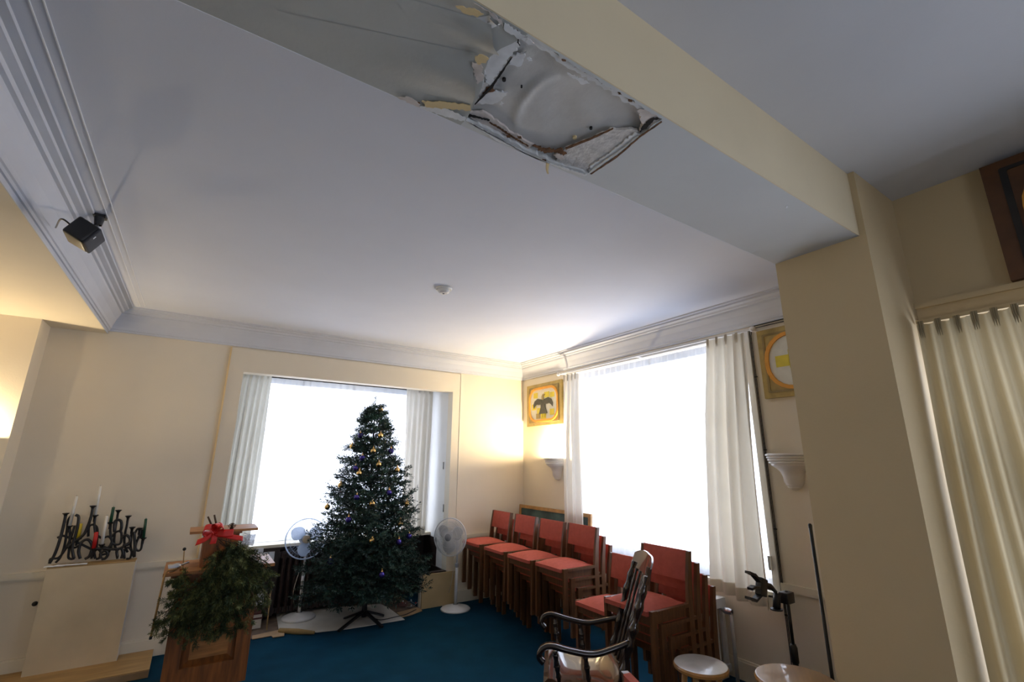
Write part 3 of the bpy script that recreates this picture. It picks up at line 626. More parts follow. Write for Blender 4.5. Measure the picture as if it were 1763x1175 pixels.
def make_chair():
    t = thing('stacking_chair', 'x', 'chair')
    for s in (-1, 1):
        y0, y1 = (s*0.190, s*0.215) if s > 0 else (s*0.215, s*0.190)
        MB().box(-0.205, -0.160, y0, y1, 0, 0.470).build('front_leg', 'chair_wood', t)
        g = MB(); prof = [(0.165, 0, 0.05), (0.165, 0.45, 0.05), (0.182, 0.62, 0.042), (0.212, 0.79, 0.030)]
        vs = []; fs = []
        for x, z, wd in prof: vs += [(x, y0, z), (x+wd, y0, z), (x+wd, y1, z), (x, y1, z)]
        for i in range(3):
            for k in range(4): fs.append((i*4+k, i*4+(k+1) % 4, i*4+4+(k+1) % 4, i*4+4+k))
        fs += [(3, 2, 1, 0), (12, 13, 14, 15)]
        g.add(vs, fs).build('back_post', 'chair_wood', t)
        yy = (0.165, 0.190) if s > 0 else (-0.190, -0.165)
        MB().box(-0.20, 0.20, yy[0], yy[1], 0.385, 0.462).build('side_rail', 'chair_wood', t)
        MB().box(-0.155, 0.165, y0*0.995, y1*0.995, 0.445, 0.466).build('rail_cap', 'chair_wood', t)
    MB().box(-0.198, -0.180, -0.165, 0.165, 0.385, 0.440).build('front_apron', 'chair_wood', t)
    MB().box(0.172, 0.190, -0.165, 0.165, 0.385, 0.440).build('rear_apron', 'chair_wood', t)
    cushion(MB(), -0.225, 0.160, -0.188, 0.188, 0.440, 0.486, 0.036).build('seat', 'chair_fabric', t, 'auto')
    Mb = Matrix.Translation((0.186, 0, 0.60)) @ Matrix.Rotation(-PI/2+0.15, 4, 'Y')
    # back pad: local x runs up the back, local z forwards
    g = MB(); cushion(g, 0.0, 0.195, -0.189, 0.189, -0.03, 0.020, 0.010, Mb); g.build('backrest', 'chair_fabric', t, 'auto')
    return t
proto = make_chair(); first = [True]
LEV = {4: ['bottom', 'third from the top', 'second from the top', 'topmost'], 2: ['lower', 'upper']}
def stack(x, y, n, where, rz=0.0, dx=-0.080, dz=0.085):
    for k in range(n):
        c = proto if first[0] else copy_tree(proto); first[0] = False
        c.location = (x+dx*k*math.cos(rz), y+dx*k*math.sin(rz), dz*k); c.rotation_euler = (0, 0, rz)
        tag(c, ('%s chair of %s' % (LEV[n][k], where)), 'chair', 'red stacking chairs')
stack(2.848+0.205+0.24, 5.150, 4, 'the red stack in the corner by the white fan')
stack(2.848+0.205+0.24, 4.637, 4, 'the red stack second from the corner')
stack(2.835+0.205+0.24, 4.136, 4, 'the red stack third from the corner')
stack(2.855+0.205+0.24, 3.680, 4, 'the red stack fourth from the corner, below the window')
stack(2.760+0.205+0.08, 3.000, 2, 'the low red pair behind the rocking chair')
stack(2.560+0.205+0.24, 2.455, 4, 'the tall red stack behind the white-topped stool')
c = copy_tree(proto); c.rotation_euler = (0, 0, 2.75)
c.location = (1.646+0.02, 1.603-0.02, 0); tag(c, 'lone red chair with one back post showing at the bottom edge', 'chair', 'red stacking chairs')
pw = P(1077, 1158, 2, 0.79); loc = Matrix.Rotation(2.75, 3, 'Z') @ Vector((0.227, -0.2025, 0)); c.location = (pw.x-loc.x, pw.y-loc.y, 0)

# ------------------------------------------------------------------ rocking chair
fx = Vector((-0.78, 0.62, 0)).normalized()
t = thing('rocking_chair', 'dark glossy wooden rocking chair with scrolled arms beside the chair stacks', 'rocking chair', (2.20, 2.505, 0), math.atan2(fx.y, fx.x))
# local: +x front, +y left
def turned(mb, a, b2, r, n=10, beads=((0.15,1.35),(0.3,0.8),(0.5,1.3),(0.7,0.8),(0.85,1.35))):
    a, b2 = Vector(a), Vector(b2); prof = []
    N = 28
    for i in range(N+1):
        s = i/N; k = 1.0
        for c0, g in beads: k += (g-1)*math.exp(-((s-c0)/0.035)**2)
        prof.append(r*k*(0.8+0.35*math.sin(PI*s)))
    mb.tube([a.lerp(b2, i/N) for i in range(N+1)], prof, n); return mb
def seatfn(u, v, lo=False):
    x = 0.24-0.47*u; hw = 0.255-0.03*u; y = (v-0.5)*2*hw
    z = 0.415 + 0.030*math.exp(-((u-0.06)/0.10)**2) - 0.026*math.sin(PI*min(1, u*1.1))*(1-(2*v-1)**2) + 0.05*max(0, u-0.75)*4*0.5
    if u < 0.08: z -= 0.02*(1-u/0.08)
    return Vector((x, y, z - (0.035 if lo else 0)))
g = MB().grid(lambda u, v: seatfn(u, v), 18, 14); g.grid(lambda u, v: seatfn(u, v, True), 18, 14)
for e in (0, 1):
    g.grid(lambda u, v: seatfn(u, e).lerp(seatfn(u, e, True), v), 18, 1); g.grid(lambda u, v: seatfn(e, u).lerp(seatfn(e, u, True), v), 14, 1)
g.build('seat', 'rocker_worn', t, 'auto')
top = {}
for s in (-1, 1):
    turned(MB(), (-0.20, s*0.225, 0.42), (-0.385, s*0.225, 0.985), 0.019, beads=((0.1,1.5),(0.2,0.8),(0.34,1.4),(0.5,1.45),(0.56,0.8),(0.7,1.4),(0.85,1.4),(0.92,0.8))).build('back_post', 'rocker_wood', t, True)
    path = bez([(0.235, s*0.285, 0.535), (0.262, s*0.29, 0.565), (0.245, s*0.292, 0.602), (0.19, s*0.29, 0.618), (0.08, s*0.284, 0.594), (-0.05, s*0.272, 0.578), (-0.17, s*0.25, 0.604), (-0.262, s*0.228, 0.632)], 36)
    g = MB(); vs = []; fs = []
    for i, p in enumerate(path):
        d = (path[min(i+1, len(path)-1)]-path[max(i-1, 0)]).normalized(); nn = Vector((0, 1, 0)).cross(d).normalized(); wd = 0.030 - 0.012*i/len(path)
        for a_, b_ in ((-1, -1), (1, -1), (1.0, 0.4), (0.6, 1), (-0.6, 1), (-1.0, 0.4)): vs.append(p + Vector((0, a_*wd, 0)) - nn*b_*0.014)
    L = len(path)
    for i in range(L-1):
        for k in range(6): fs.append((i*6+k, i*6+(k+1) % 6, (i+1)*6+(k+1) % 6, (i+1)*6+k))
    fs += [tuple(range(6)), tuple((L-1)*6+k for k in range(6))]
    g.add(vs, fs).build('arm', 'rocker_wood', t, True)
    for x in (0.15, -0.02): turned(MB(), (x, s*0.245, 0.425), (x+0.02, s*0.282, 0.590), 0.014).build('arm_spindle', 'rocker_wood', t, True)
    turned(MB(), (0.17, s*0.21, 0.40), (0.20, s*0.235, 0.085), 0.019).build('leg', 'rocker_wood', t, True)
    turned(MB(), (-0.16, s*0.20, 0.40), (-0.21, s*0.235, 0.085), 0.019).build('leg', 'rocker_wood', t, True)
    rk = [Vector((-0.52+1.0*i/20, s*0.235, 0.022+0.24*(-0.5+i/20)**2*(1.35 if i < 10 else 1.0)+0.022)) for i in range(21)]
    g = MB(); vs = []; fs = []
    for p in rk:
        for a_, b_ in ((-1, -1), (1, -1), (1, 1), (-1, 1)): vs.append(p + Vector((0, a_*0.013, b_*0.022)))
    for i in range(20):
        for k in range(4): fs.append((i*4+k, i*4+(k+1) % 4, (i+1)*4+(k+1) % 4, (i+1)*4+k))
    fs += [(0, 1, 2, 3), (80, 81, 82, 83)]
    g.add(vs, fs).build('rocker', 'rocker_wood', t)
turned(MB(), (0.185, -0.22, 0.22), (0.185, 0.22, 0.22), 0.013).build('stretcher', 'rocker_wood', t, True)
turned(MB(), (-0.185, -0.22, 0.22), (-0.185, 0.22, 0.22), 0.013).build('stretcher', 'rocker_wood', t, True)
for k in range(5):
    y = -0.15+0.075*k; turned(MB(), (-0.215-0.01*(1-abs(k-2)/2), y*0.9, 0.43), (-0.388-0.02*(1-abs(k-2)/2), y, 0.955), 0.010).build('back_spindle', 'rocker_wood', t, True)
def crest(u, v, f):
    y = (u-0.5)*0.54; e = abs(2*u-1); bow = 0.035*(1-e*e); hgt = 0.135*(1-0.35*e**3); z0 = 0.935+0.012*e; z = z0+hgt*v
    return Vector((-0.372-0.33*(z-0.935)-bow + f*(0.011*(1-0.5*v)), y, z))
g = MB().grid(lambda u, v: crest(u, v, 1), 20, 6); g.grid(lambda u, v: crest(u, v, -1), 20, 6)
for e in (0, 1):
    g.grid(lambda u, v: crest(u, e, 2*v-1), 20, 1); g.grid(lambda u, v: crest(e, u, 2*v-1), 6, 1)
g.build('crest_rail', 'rocker_worn', t, 'auto')

# ------------------------------------------------------------------ stools
def stool(loc, r, h, topm, label, rot):
    t = thing('round_stool', label, 'stool', loc, rot)
    st = MB().lathe([(0.0001, h-0.032), (r-0.012, h-0.032), (r-0.001, h-0.024), (r, h-0.012), (r-0.006, h-0.002)], 36).build('seat', 'stool_wood', t, 'auto')
    MB().lathe([(r-0.006, h-0.002), (r-0.012, h), (0.0001, h-0.001)], 36).build('seat_top', topm, st, True)
    k = [(0.62*r*math.cos(a), 0.62*r*math.sin(a)) for a in (PI/4, 3*PI/4, 5*PI/4, 7*PI/4)]
    for i, (x, y) in enumerate(k):
        MB().tube([(x*1.5, y*1.5, 0), (x*1.25, y*1.25, h*0.5), (x, y, h-0.03)], [0.014, 0.018, 0.016], 10).build('leg', 'stool_wood', t, True)
    for i in range(4):
        a, b2 = k[i], k[(i+1) % 4]; z = h*(0.35 if i % 2 else 0.48); s = 1.5-0.5*z/h*1.0
        MB().tube([(a[0]*s, a[1]*s, z), (b2[0]*s, b2[1]*s, z)], 0.010, 8).build('rung', 'stool_wood', t, True)
    return t
p = P(1206, 1143, 2, 0.52); stool((p.x, p.y, 0), 0.152, 0.52, 'stool_white', 'short round wooden stool with a pale white top', 0.2)
p = P(1372, 1168, 2, 0.68); stool((p.x-0.008, p.y, 0), 0.176, 0.68, 'stool_top_wood', 'taller round stool with a brown wooden top beside the pillar', 0.5)

# ------------------------------------------------------------------ tablet stand, black pole
t = thing('tablet_stand', 'black tripod stand with an open tablet clamp in front of the chair rail', 'tablet stand', (3.30, 1.765, 0))
Q = lambda px, py: P(px, py, 1, 1.765) - Vector((3.30, 1.765, 0))
pt = Q(1354, 1024)
MB().tube([(0, 0, 0.12), (0, 0, 0.55)], 0.016, 12).build('lower_tube', 'plastic_black', t, True)
MB().tube([(0, 0, 0.50), (pt.x*0.4, 0, pt.z+0.02)], 0.010, 12).build('upper_tube', 'plastic_black', t, True)
MB().lathe([(0.016, 0.44), (0.022, 0.45), (0.022, 0.53), (0.014, 0.55)], 14).build('clamp_collar', 'plastic_black', t, 'auto')
for k in range(3):
    a = 2*PI*k/3+0.5; MB().tube([(0.015*math.cos(a), 0.015*math.sin(a), 0.14), (0.27*math.cos(a), 0.27*math.sin(a), 0.012)], 0.009, 8).build('leg', 'plastic_black', t, True)
h0 = Q(1338, 1030); h1 = Q(1354, 1030)
MB().box(h1.x-0.04, h1.x+0.045, -0.03, 0.03, h1.z-0.03, h1.z+0.035, None, 0.006).build('head_block', 'plastic_black', t, 'auto')
MB().tube([Q(1338, 1022), Q(1337, 1048)], 0.022, 12).build('ball_joint', 'plastic_black', t, True)
MB().lathe([(0.0001, 0), (0.036, 0), (0.036, 0.008), (0.0001, 0.008)], 16, Matrix.Translation(Q(1337, 1051))).build('knob', 'plastic_black', t, 'auto')
MB().tube([Q(1330, 1028), Q(1324, 1027)], 0.006, 8).build('lever', 'plastic_black', t, True)
MB().tube([Q(1336, 1020), Q(1326, 1010), Q(1316, 1008)], [0.010, 0.016, 0.02], 10).build('arm', 'plastic_black', t, True)
MB().box(-0.035, 0.035, -0.02, 0.02, -0.05, 0.05, Matrix.Translation(Q(1311, 1011)) @ Matrix.Rotation(0.35, 4, 'Y'), 0.005).build('clamp_body', 'plastic_black', t, 'auto')
for pts in ([(1308, 1003), (1297, 990), (1288, 986)], [(1308, 1012), (1298, 1011), (1292, 1014)], [(1310, 1022), (1299, 1034), (1288, 1030)]):
    g = MB(); q = [Q(*p) for p in pts]
    for i in range(len(q)-1): g.bar(q[i], q[i+1]+(q[i+1]-q[i]).normalized()*0.006, 0.035, 0.014, (0, 0, 1))
    g.build('clamp_arm', 'plastic_black', t)
t = thing('black_pole', 'thin black pole standing against the pillar edge', 'pole', (2.668, 1.262, 0))
MB().tube([(0, 0, 0.012), (0.0, 0, 1.345)], 0.008, 10).build('rod', 'plastic_black', t, True)
MB().lathe([(0.0001, 0), (0.022, 0), (0.022, 0.01), (0.010, 0.02)], 14).build('foot', 'plastic_black', t, 'auto')
MB().lathe([(0.009, 1.33), (0.0095, 1.345), (0.006, 1.352), (0.0001, 1.353)], 10).build('cap', 'plastic_black', t, True)

# ------------------------------------------------------------------ chalkboard, radiators
t = thing('chalkboard', 'green chalkboard in an oak frame leaning behind the stacked chairs', 'chalkboard', (3.72, 4.80, 0))
t.rotation_euler = (0, 0.06, 0)
MB().box(0, 0.012, -0.66, 0.66, 0.28, 1.05).build('slate', 'chalk', t)
MB().box(-0.008, 0.018, -0.705, 0.705, 1.045, 1.085).build('frame_rail', 'frame_oak', t); MB().box(-0.008, 0.018, -0.705, 0.705, 0.25, 0.29).build('frame_rail', 'frame_oak', t)
for s in (-1, 1): MB().box(-0.008, 0.018, s*0.705-0.045*(s > 0), s*0.705+0.045*(s < 0), 0, 1.045).build('frame_stile', 'frame_oak', t)
def radiator(name, loc, rz, n, h, pitch, m, label, dep=0.05):
    t = thing(name, label, 'radiator', loc, rz); g = None
    for i in range(n):
        if g is None:
            g = MB()
            for s in (-1, 1): g.tube([(0, s*dep, 0.04), (0, s*dep, h-0.03)], pitch*0.30, 8)
            g.box(-pitch*0.46, pitch*0.46, -dep-0.012, dep+0.012, 0.05, 0.10).box(-pitch*0.46, pitch*0.46, -dep-0.012, dep+0.012, h-0.07, h)
            o = g.build('section', m, t); o.location = ((i-(n-1)/2)*pitch, 0, 0); first_ = o
        else:
            o = first_.copy(); C.objects.link(o); o.parent = t; o.location = ((i-(n-1)/2)*pitch, 0, 0)
    for s in (-1, 1): MB().box(s*(n/2-0.5)*pitch-0.012, s*(n/2-0.5)*pitch+0.012, -dep, dep, 0, 0.05).build('foot', m, t)
    return t
radiator('radiator', (1.35, 6.085, 0.005), 0, 24, 0.66, 0.068, 'radiator_brown', 'dark brown cast-iron radiator under the bay window')
t = radiator('radiator', (3.735, 2.95, 0.0), PI/2, 11, 0.58, 0.075, 'radiator_white', 'white radiator behind the chairs under the side window')
MB().tube([(-0.41, 0, 0.50), (-0.47, 0, 0.50), (-0.49, 0, 0.47), (-0.49, 0, 0.0)], 0.014, 8).build('pipe', 'radiator_white', t, True)
MB().lathe([(0.018, -0.03), (0.026, -0.01), (0.026, 0.03), (0.016, 0.05)], 10, Matrix.Translation((-0.47, 0, 0.50)) @ Matrix.Rotation(PI/2, 4, 'Y')).build('valve', 'silver', t, True)

# ------------------------------------------------------------------ fans
def fan(loc, d, hub, R, label, bladem, ringm, hubm, cable, polem='fan_white', grille_dense=46, wire=0.0013):
    t = thing('pedestal_fan', label, 'fan', loc); hub = Vector(hub)-Vector(loc); d = Vector(d).normalized()
    MB().lathe([(0.0001, 0.0), (0.168, 0.0), (0.172, 0.008), (0.160, 0.020), (0.10, 0.032), (0.05, 0.040), (0.03, 0.055)], 36).build('base', 'fan_white', t, True)
    px = hub - d*0.10; pole_top = Vector((0, 0, px.z-0.05))
    MB().tube([(0, 0, 0.04), pole_top*0.61], 0.016, 14).build('pole', polem, t, True)
    MB().tube([pole_top*0.6, pole_top], 0.011, 14).build('inner_pole', polem, t, True)
    MB().lathe([(0.016, 0), (0.022, 0.006), (0.022, 0.04), (0.013, 0.05)], 14, Matrix.Translation(pole_top*0.6)).build('height_collar', 'fan_grey' if polem == 'fan_white' else polem, t, 'auto')
    MB().tube([pole_top-Vector((0, 0, 0.10)), pole_top, pole_top+Vector((0, 0, 0.05))], [0.020, 0.024, 0.02], 14).build('neck', 'fan_white', t, True)
    M = frame_from(d, (0, 0, 1), hub)
    MB().lathe([(0.0001, -0.19), (0.045, -0.18), (0.062, -0.14), (0.066, -0.07), (0.050, -0.055)], 24, M).build('motor_housing', 'fan_white', t, True)
    MB().bar(pole_top+Vector((0, 0, 0.03)), hub-d*0.10, 0.035, 0.045).build('tilt_joint', 'fan_white', t)
    g = MB()
    for zz, rr in ((0.0, R), ):
        pts = [M @ Vector((rr*math.cos(2*PI*k/40), rr*math.sin(2*PI*k/40), zz)) for k in range(41)]
        g.tube(pts, 0.007, 8, False)
    g.build('cage_rim', ringm, t, True)
    for nm, sgn, dep in (('front_grille', 1, 0.055), ('rear_grille', -1, 0.075)):
        g = MB()
        for k in range(grille_dense):
            a = 2*PI*k/grille_dense; c_, s_ = math.cos(a), math.sin(a)
            g.tube([M @ Vector((r*c_, r*s_, z*sgn)) for r, z in ((0.030, dep), (R*0.55, dep*0.92), (R*0.86, dep*0.55), (R, 0.0))], wire, 4, False)
        for rr, zz in ((R*0.55, dep*0.92), (R*0.80, dep*0.66)):
            g.tube([M @ Vector((rr*math.cos(2*PI*k/32), rr*math.sin(2*PI*k/32), zz*sgn)) for k in range(33)], wire*1.2, 4, False)
        gp = g.build(nm, ringm, t); fg = gp if sgn > 0 else fg
    MB().lathe([(0.0001, 0.066), (0.030, 0.064), (0.040, 0.058), (0.042, 0.050)], 20, M).build('badge_cap', hubm, fg, 'auto')
    MB().lathe([(0.0001, 0.05), (0.035, 0.045), (0.042, 0.03), (0.042, -0.03)], 20, M).build('blade_hub', bladem if bladem == 'fan_blade' else 'fan_grey', t, True)
    for k in range(3):
        a0 = 2*PI*k/3+0.45
        def bl(u, v):
            r = 0.038+(R*0.88-0.038)*u; wd = 0.40+0.78*math.sin(PI*min(1, 0.15+0.85*u))**0.8*(1-0.25*u); a = a0+(v-0.5)*wd*1.35
            rr = r*(1-0.10*(2*v-1)**2*u); return M @ Vector((rr*math.cos(a), rr*math.sin(a), 0.020-0.040*v))
        MB().grid(bl, 10, 8).build('blade', bladem, t, True, 0.002)
    if cable: MB().tube(bez([Vector(q)-Vector(loc) for q in cable], 24), 0.004, 6).build('cord', 'cable_cream', t, True)
    return t
p2 = P(784, 1050, 2, 0.0); hub2 = P(775, 925, 1, p2.y-0.06)
fan((p2.x, p2.y, 0), (-0.80, -0.60, 0.02), hub2, 0.205, 'white pedestal fan on the carpet between the tree and the chairs', 'fan_blade', 'fan_white', 'fan_grey',
    [P(783, 960, 1, p2.y+0.03), P(778, 1000, 1, p2.y+0.04), P(768, 1035, 2, 0.01), P(762, 1044, 2, 0.006), P(758, 1030, 2, 0.006)], wire=0.0019, grille_dense=84)
p1 = P(514, 1064, 2, 0.015); hub1 = P(527, 928, 1, p1.y-0.12)
fan((p1.x, p1.y, 0.012), (-0.05, -1.0, 0.0), hub1, 0.205, 'white pedestal fan with clear blades standing on paper left of the tree', 'fan_blade_clear', 'fan_blade_clear', 'fan_cream',
    [P(515, 985, 1, p1.y+0.02), P(505, 1020, 1, p1.y), P(506, 1050, 2, 0.03), P(492, 1052, 2, 0.03), P(482, 1062, 2, 0.02)], wire=0.0008, grille_dense=36)

# ------------------------------------------------------------------ evergreen helper
def brush(mb, a, b2, L, n, w0, rnd, droop=0.0):        # bottle-brush twig of needles from a to b2
    d = (b2-a); ln = d.length; d = d/ln if ln > 0 else Vector((0, 0, 1)); u = d.orthogonal().normalized(); q = d.cross(u)
    for i in range(n):
        s = (i+rnd.random())/n; an = rnd.uniform(0, 2*PI); o = (u*math.cos(an)+q*math.sin(an))
        p = a + d*ln*s; e = p + (o*0.80+d*0.62)*L*rnd.uniform(0.7, 1.15)*(1-0.35*s) + Vector((0, 0, -droop*L))
        t = d.cross(o)*w0*0.5; k = len(mb.v); mid = p.lerp(e, 0.5)
        mb.v += [tuple(p-t*0.5), tuple(mid+t), tuple(e), tuple(mid-t)]; mb.f.append((k, k+1, k+2, k+3))

# ------------------------------------------------------------------ tree
TX, TY = P(625, 1068, 2, 0).to_tuple()[:2]
TX += 0.01
tt = thing('christmas_tree', 'tall dark green artificial Christmas tree in the window bay', 'christmas tree', (TX, TY, 0))
tt.rotation_euler = (0, -0.030, 0)
MB().tube([(0, 0, 0.05), (0, 0, 0.9), (0.0, 0, 1.7), (0, 0, 2.25)], [0.022, 0.018, 0.014, 0.006], 10).build('trunk', 'black_iron', tt, True)
MB().tube([(0, 0, 0.03), (0, 0, 0.26)], 0.028, 12).build('stand_sleeve', 'plastic_black', tt, True)
for px, py in ((592, 1065), (661, 1062), (583, 1086), (658, 1081)):
    e = P(px, py, 2, 0.016) - Vector((TX, TY, 0)); e.z = 0.018
    g = MB(); g.bar((0, 0, 0.085), e*0.3+Vector((0, 0, 0.06)), 0.03, 0.02); g.bar(e*0.28+Vector((0, 0, 0.062)), e, 0.03, 0.018); g.build('stand_leg', 'plastic_black', tt)
RP = [(2.36, 0.0), (2.30, 0.045), (2.20, 0.10), (1.96, 0.225), (1.65, 0.315), (1.34, 0.395), (1.03, 0.49), (0.75, 0.565), (0.52, 0.615), (0.40, 0.63), (0.30, 0.60), (0.20, 0.40)]
def TR(z):
    for (z1, r1), (z0, r0) in zip(RP[:-1], RP[1:]):
        if z0 <= z <= z1: return r0+(r1-r0)*(z-z0)/(z1-z0)
    return 0.0
rnd = random.Random(5); g = MB(); g2 = MB(); br = MB()
z = 0.35
while z < 2.32:
    R = TR(z); n = max(4, int(6+R*17)); off = rnd.uniform(0, 6)
    for k in range(n):
        a = off+2*PI*k/n+rnd.uniform(-0.25, 0.25); r = R*rnd.uniform(0.72, 1.12); r = min(r, 0.44/math.sin(a)) if math.sin(a) > 0.05 else r; zz = z+rnd.uniform(-0.035, 0.035); rise = rnd.uniform(0.05, 0.30) if z > 0.8 else rnd.uniform(-0.10, 0.12)
        p0 = Vector((0.02*math.cos(a), 0.02*math.sin(a), zz-r*0.12)); p1 = Vector((r*math.cos(a), r*math.sin(a), zz+r*rise-0.03))
        br.tube([p0, p1], [0.004, 0.002], 3, False)
        d = (p1-p0); dn = d.normalized(); side = d.cross(Vector((0, 0, 1))).normalized()
        nt = max(3, int(r*14))
        for j in range(nt):
            s = 0.18+0.82*(j+0.5)/nt; base = p0.lerp(p1, s); tl = (0.17*(1.15-0.5*s))*min(1, 0.50+r*1.4)
            for sg in (-1, 1):
                dirv = (dn*0.7+side*sg*rnd.uniform(0.35, 1.0)+Vector((0, 0, rnd.uniform(-0.45, 0.55)))).normalized()
                brush(g2 if rnd.random() < 0.35 else g, base, base+dirv*tl, 0.046, 22, 0.0085, rnd)
        brush(g2, p0.lerp(p1, 0.5), p1+dn*0.05, 0.050, 30, 0.0085, rnd)
    z += 0.066 if z > 0.72 else 0.056
brush(g, Vector((0, 0, 2.10)), Vector((0, 0, 2.38)), 0.055, 160, 0.008, rnd)
tag(g.build('needles', 'needles', tt), kind='stuff'); tag(g2.build('tip_needles', 'needles_tip', tt), kind='stuff'); tag(br.build('branch_wires', 'twig', tt), kind='stuff')
# baubles hang on the tree
def C2(u, v): return (380+u/2.398, 620+v/2.398)
ba = MB().lathe([(0.0001, -0.03)]+[(0.03*math.sin(PI*k/12), -0.03*math.cos(PI*k/12)) for k in range(1, 12)]+[(0.0001, 0.03)], 18)
cp_ = MB().lathe([(0.0001, 0.040), (0.009, 0.040), (0.009, 0.028)], 10).tube([(0, 0, 0.038), (0.004, 0, 0.052), (0, 0, 0.058), (-0.004, 0, 0.052), (0, 0, 0.040)], 0.0012, 4, False)
protoB = {}
GOLD = [(660,207),(660,312),(543,357),(630,376),(652,432),(728,455),(495,518),(768,594),(625,594),(440,608),(742,676),(625,748),(572,468)]
PURP = [(577,312),(703,376),(585,405),(557,447),(695,548),(562,568),(528,660),(778,728),(735,752),(453,832),(665,888)]
ORD = ['topmost', 'second', 'third', 'fourth', 'fifth', 'sixth', 'seventh', 'eighth', 'ninth', 'tenth', 'eleventh', 'twelfth', 'thirteenth']
for cname, lst, mt in (('gold', GOLD, 'gold'), ('purple', PURP, 'purple')):
    me_b = me_c = None
    for i, (u, v) in enumerate(sorted(lst, key=lambda q: q[1])):
        px, py = C2(u, v); p = P(px, py, 1, TY); best = p
        for yy in range(0, 64):                          # walk the ray out to the branch surface
            y = TY-0.66+0.66*yy/63; q = P(px, py, 1, y); rad = math.hypot(q.x-TX+0.030*q.z, q.y-TY)
            if rad < TR(q.z)*1.0: best = q; break
            best = P(px, py, 1, TY)
        o = thing('bauble', '%s %s bauble counted down from the tree tip' % (ORD[i], cname), 'bauble', best.to_tuple(), 0, '%s baubles on the tree' % cname)
        if me_b is None:
            b_ = ba.build('ball', mt, o, True); c_ = cp_.build('cap', 'gold', o, True); me_b, me_c = b_.data, c_.data
        else:
            for nm, me in (('ball', me_b), ('cap', me_c)):
                q_ = bpy.data.objects.new(nm, me); C.objects.link(q_); q_.parent = o

# ------------------------------------------------------------------ things on the bay floor
def sheet(name, px, z, m, label, cat, th=0.004, curl=None):
    pts = [P(x, y, 2, z) for x, y in px]; c0 = sum(pts, Vector())/len(pts)
    t = thing(name, label, cat, (c0.x, c0.y, 0)); MB().poly([p-Vector((c0.x, c0.y, 0)) for p in pts], (0, 0, th)).build('sheet', m, t); return t, c0
t, c0 = sheet('paper_sheet', ((474, 1050), (530, 1050), (655, 1041), (668, 1047), (697, 1068), (600, 1084), (545, 1090), (480, 1086)), 0.007, 'paper', 'large off-white paper sheet spread under the tree and fan', 'paper')
a = P(481, 1086, 2, 0.022)-Vector((c0.x, c0.y, 0)); b2 = P(541, 1090, 2, 0.022)-Vector((c0.x, c0.y, 0))
MB().tube([a, a.lerp(b2, 0.5), b2], [0.022, 0.026, 0.014], 12).build('rolled_edge', 'kraft', t, True)
sheet('cardboard_piece', ((434, 1096), (480, 1086), (490, 1090), (489, 1096), (470, 1099), (467, 1096), (434, 1102)), 0.006, 'cardboard', 'torn brown cardboard strip on the carpet beside the lectern', 'cardboard', 0.005)
sheet('cardboard_piece', ((683, 1056), (722, 1046), (727, 1053), (705, 1061), (692, 1064)), 0.006, 'cardboard', 'torn brown cardboard scrap right of the tree stand', 'cardboard', 0.005)
t, _ = sheet('light_string', ((683, 1040), (702, 1038), (700, 1045), (686, 1046)), 0.012, 'maroon', 'small heap of red and white fairy lights right of the tree', 'fairy lights', 0.008)
rnd2 = random.Random(3)
for k in range(9):
    q = P(rnd2.uniform(684, 722), rnd2.uniform(1033, 1045), 2, 0.016)-t.location; MB().lathe([(0.0001, -0.009), (0.009, 0), (0.0001, 0.012)], 8, Matrix.Translation(q)).build('bulb', 'paper_white' if k % 3 else 'red_ribbon', t, True)
MB().tube(bez([P(x, y, 2, 0.012)-t.location for x, y in ((690, 1042), (705, 1036), (716, 1040), (722, 1034), (712, 1044), (698, 1046))], 24), 0.003, 5).build('wire', 'cable_grey', t, True)
t = thing('tree_cable', 'thin grey cable trailing from the tree stand over the paper', 'cable', P(640, 1062, 2, 0.0).to_tuple())
MB().tube(bez([P(x, y, 2, 0.016)-t.location for x, y in ((632, 1052), (640, 1062), (655, 1068), (680, 1063), (700, 1058), (716, 1050))], 24), 0.004, 6).build('wire', 'plastic_black', t, True)
# stacked panels, box and stick behind the lectern
def blk(name, px0, px1, py0, py1, y, m, label, cat, dep=0.08, tilt=0.0):
    a = P(px0, py1, 1, y); b2 = P(px1, py0, 1, y); t = thing(name, label, cat, ((a.x+b2.x)/2, y, 0)); return t, a, b2
yb = 5.90
a = P(440, 1068, 1, yb); b2 = P(482, 1040, 1, yb); base = 0.006
t = thing('cardboard_box', 'low white carton on the bay floor behind the lectern', 'box', (0.62, 5.86, base))
MB().box(-0.15, 0.17, -0.10, 0.12, 0, 0.13).build('body', 'paper', t); MB().box(-0.155, 0.175, -0.105, 0.125, 0.085, 0.10).build('tape_band', 'maroon', t)
t = thing('grille_panel', 'dark slatted radiator grille lying on the white carton', 'grille', (0.62, 5.86, base+0.13))
MB().box(-0.19, 0.20, -0.11, 0.13, 0, 0.018).build('frame', 'maroon', t)
for k in range(8): MB().box(-0.18, 0.19, -0.10+0.028*k, -0.085+0.028*k, 0.018, 0.05).build('slat', 'maroon', t)
t = thing('white_board', 'white board leaning on the grille behind the lectern', 'board', (0.68, 5.85, base+0.185)); 
MB().box(-0.11, 0.12, -0.01, 0.01, 0, 0.14, Matrix.Rotation(-0.35, 4, 'X')).build('panel', 'paper_white', t)
MB().box(-0.11, 0.12, -0.012, 0.012, 0.14, 0.147, Matrix.Rotation(-0.35, 4, 'X')).build('edge', 'paper', t)
t = thing('wooden_stick', 'thin pale wooden stick leaning beside the lectern', 'stick', P(459, 1086, 2, 0.006).to_tuple()); t.location.z = 0.0
q = P(467, 1008, 1, t.location.y+0.12)-t.location
MB().tube([(0, 0, 0.006), q], 0.007, 8).build('rod', 'board_wood', t, True); MB().tube([q*0.97, q], 0.0085, 8).build('tip', 'frame_oak', t, True)
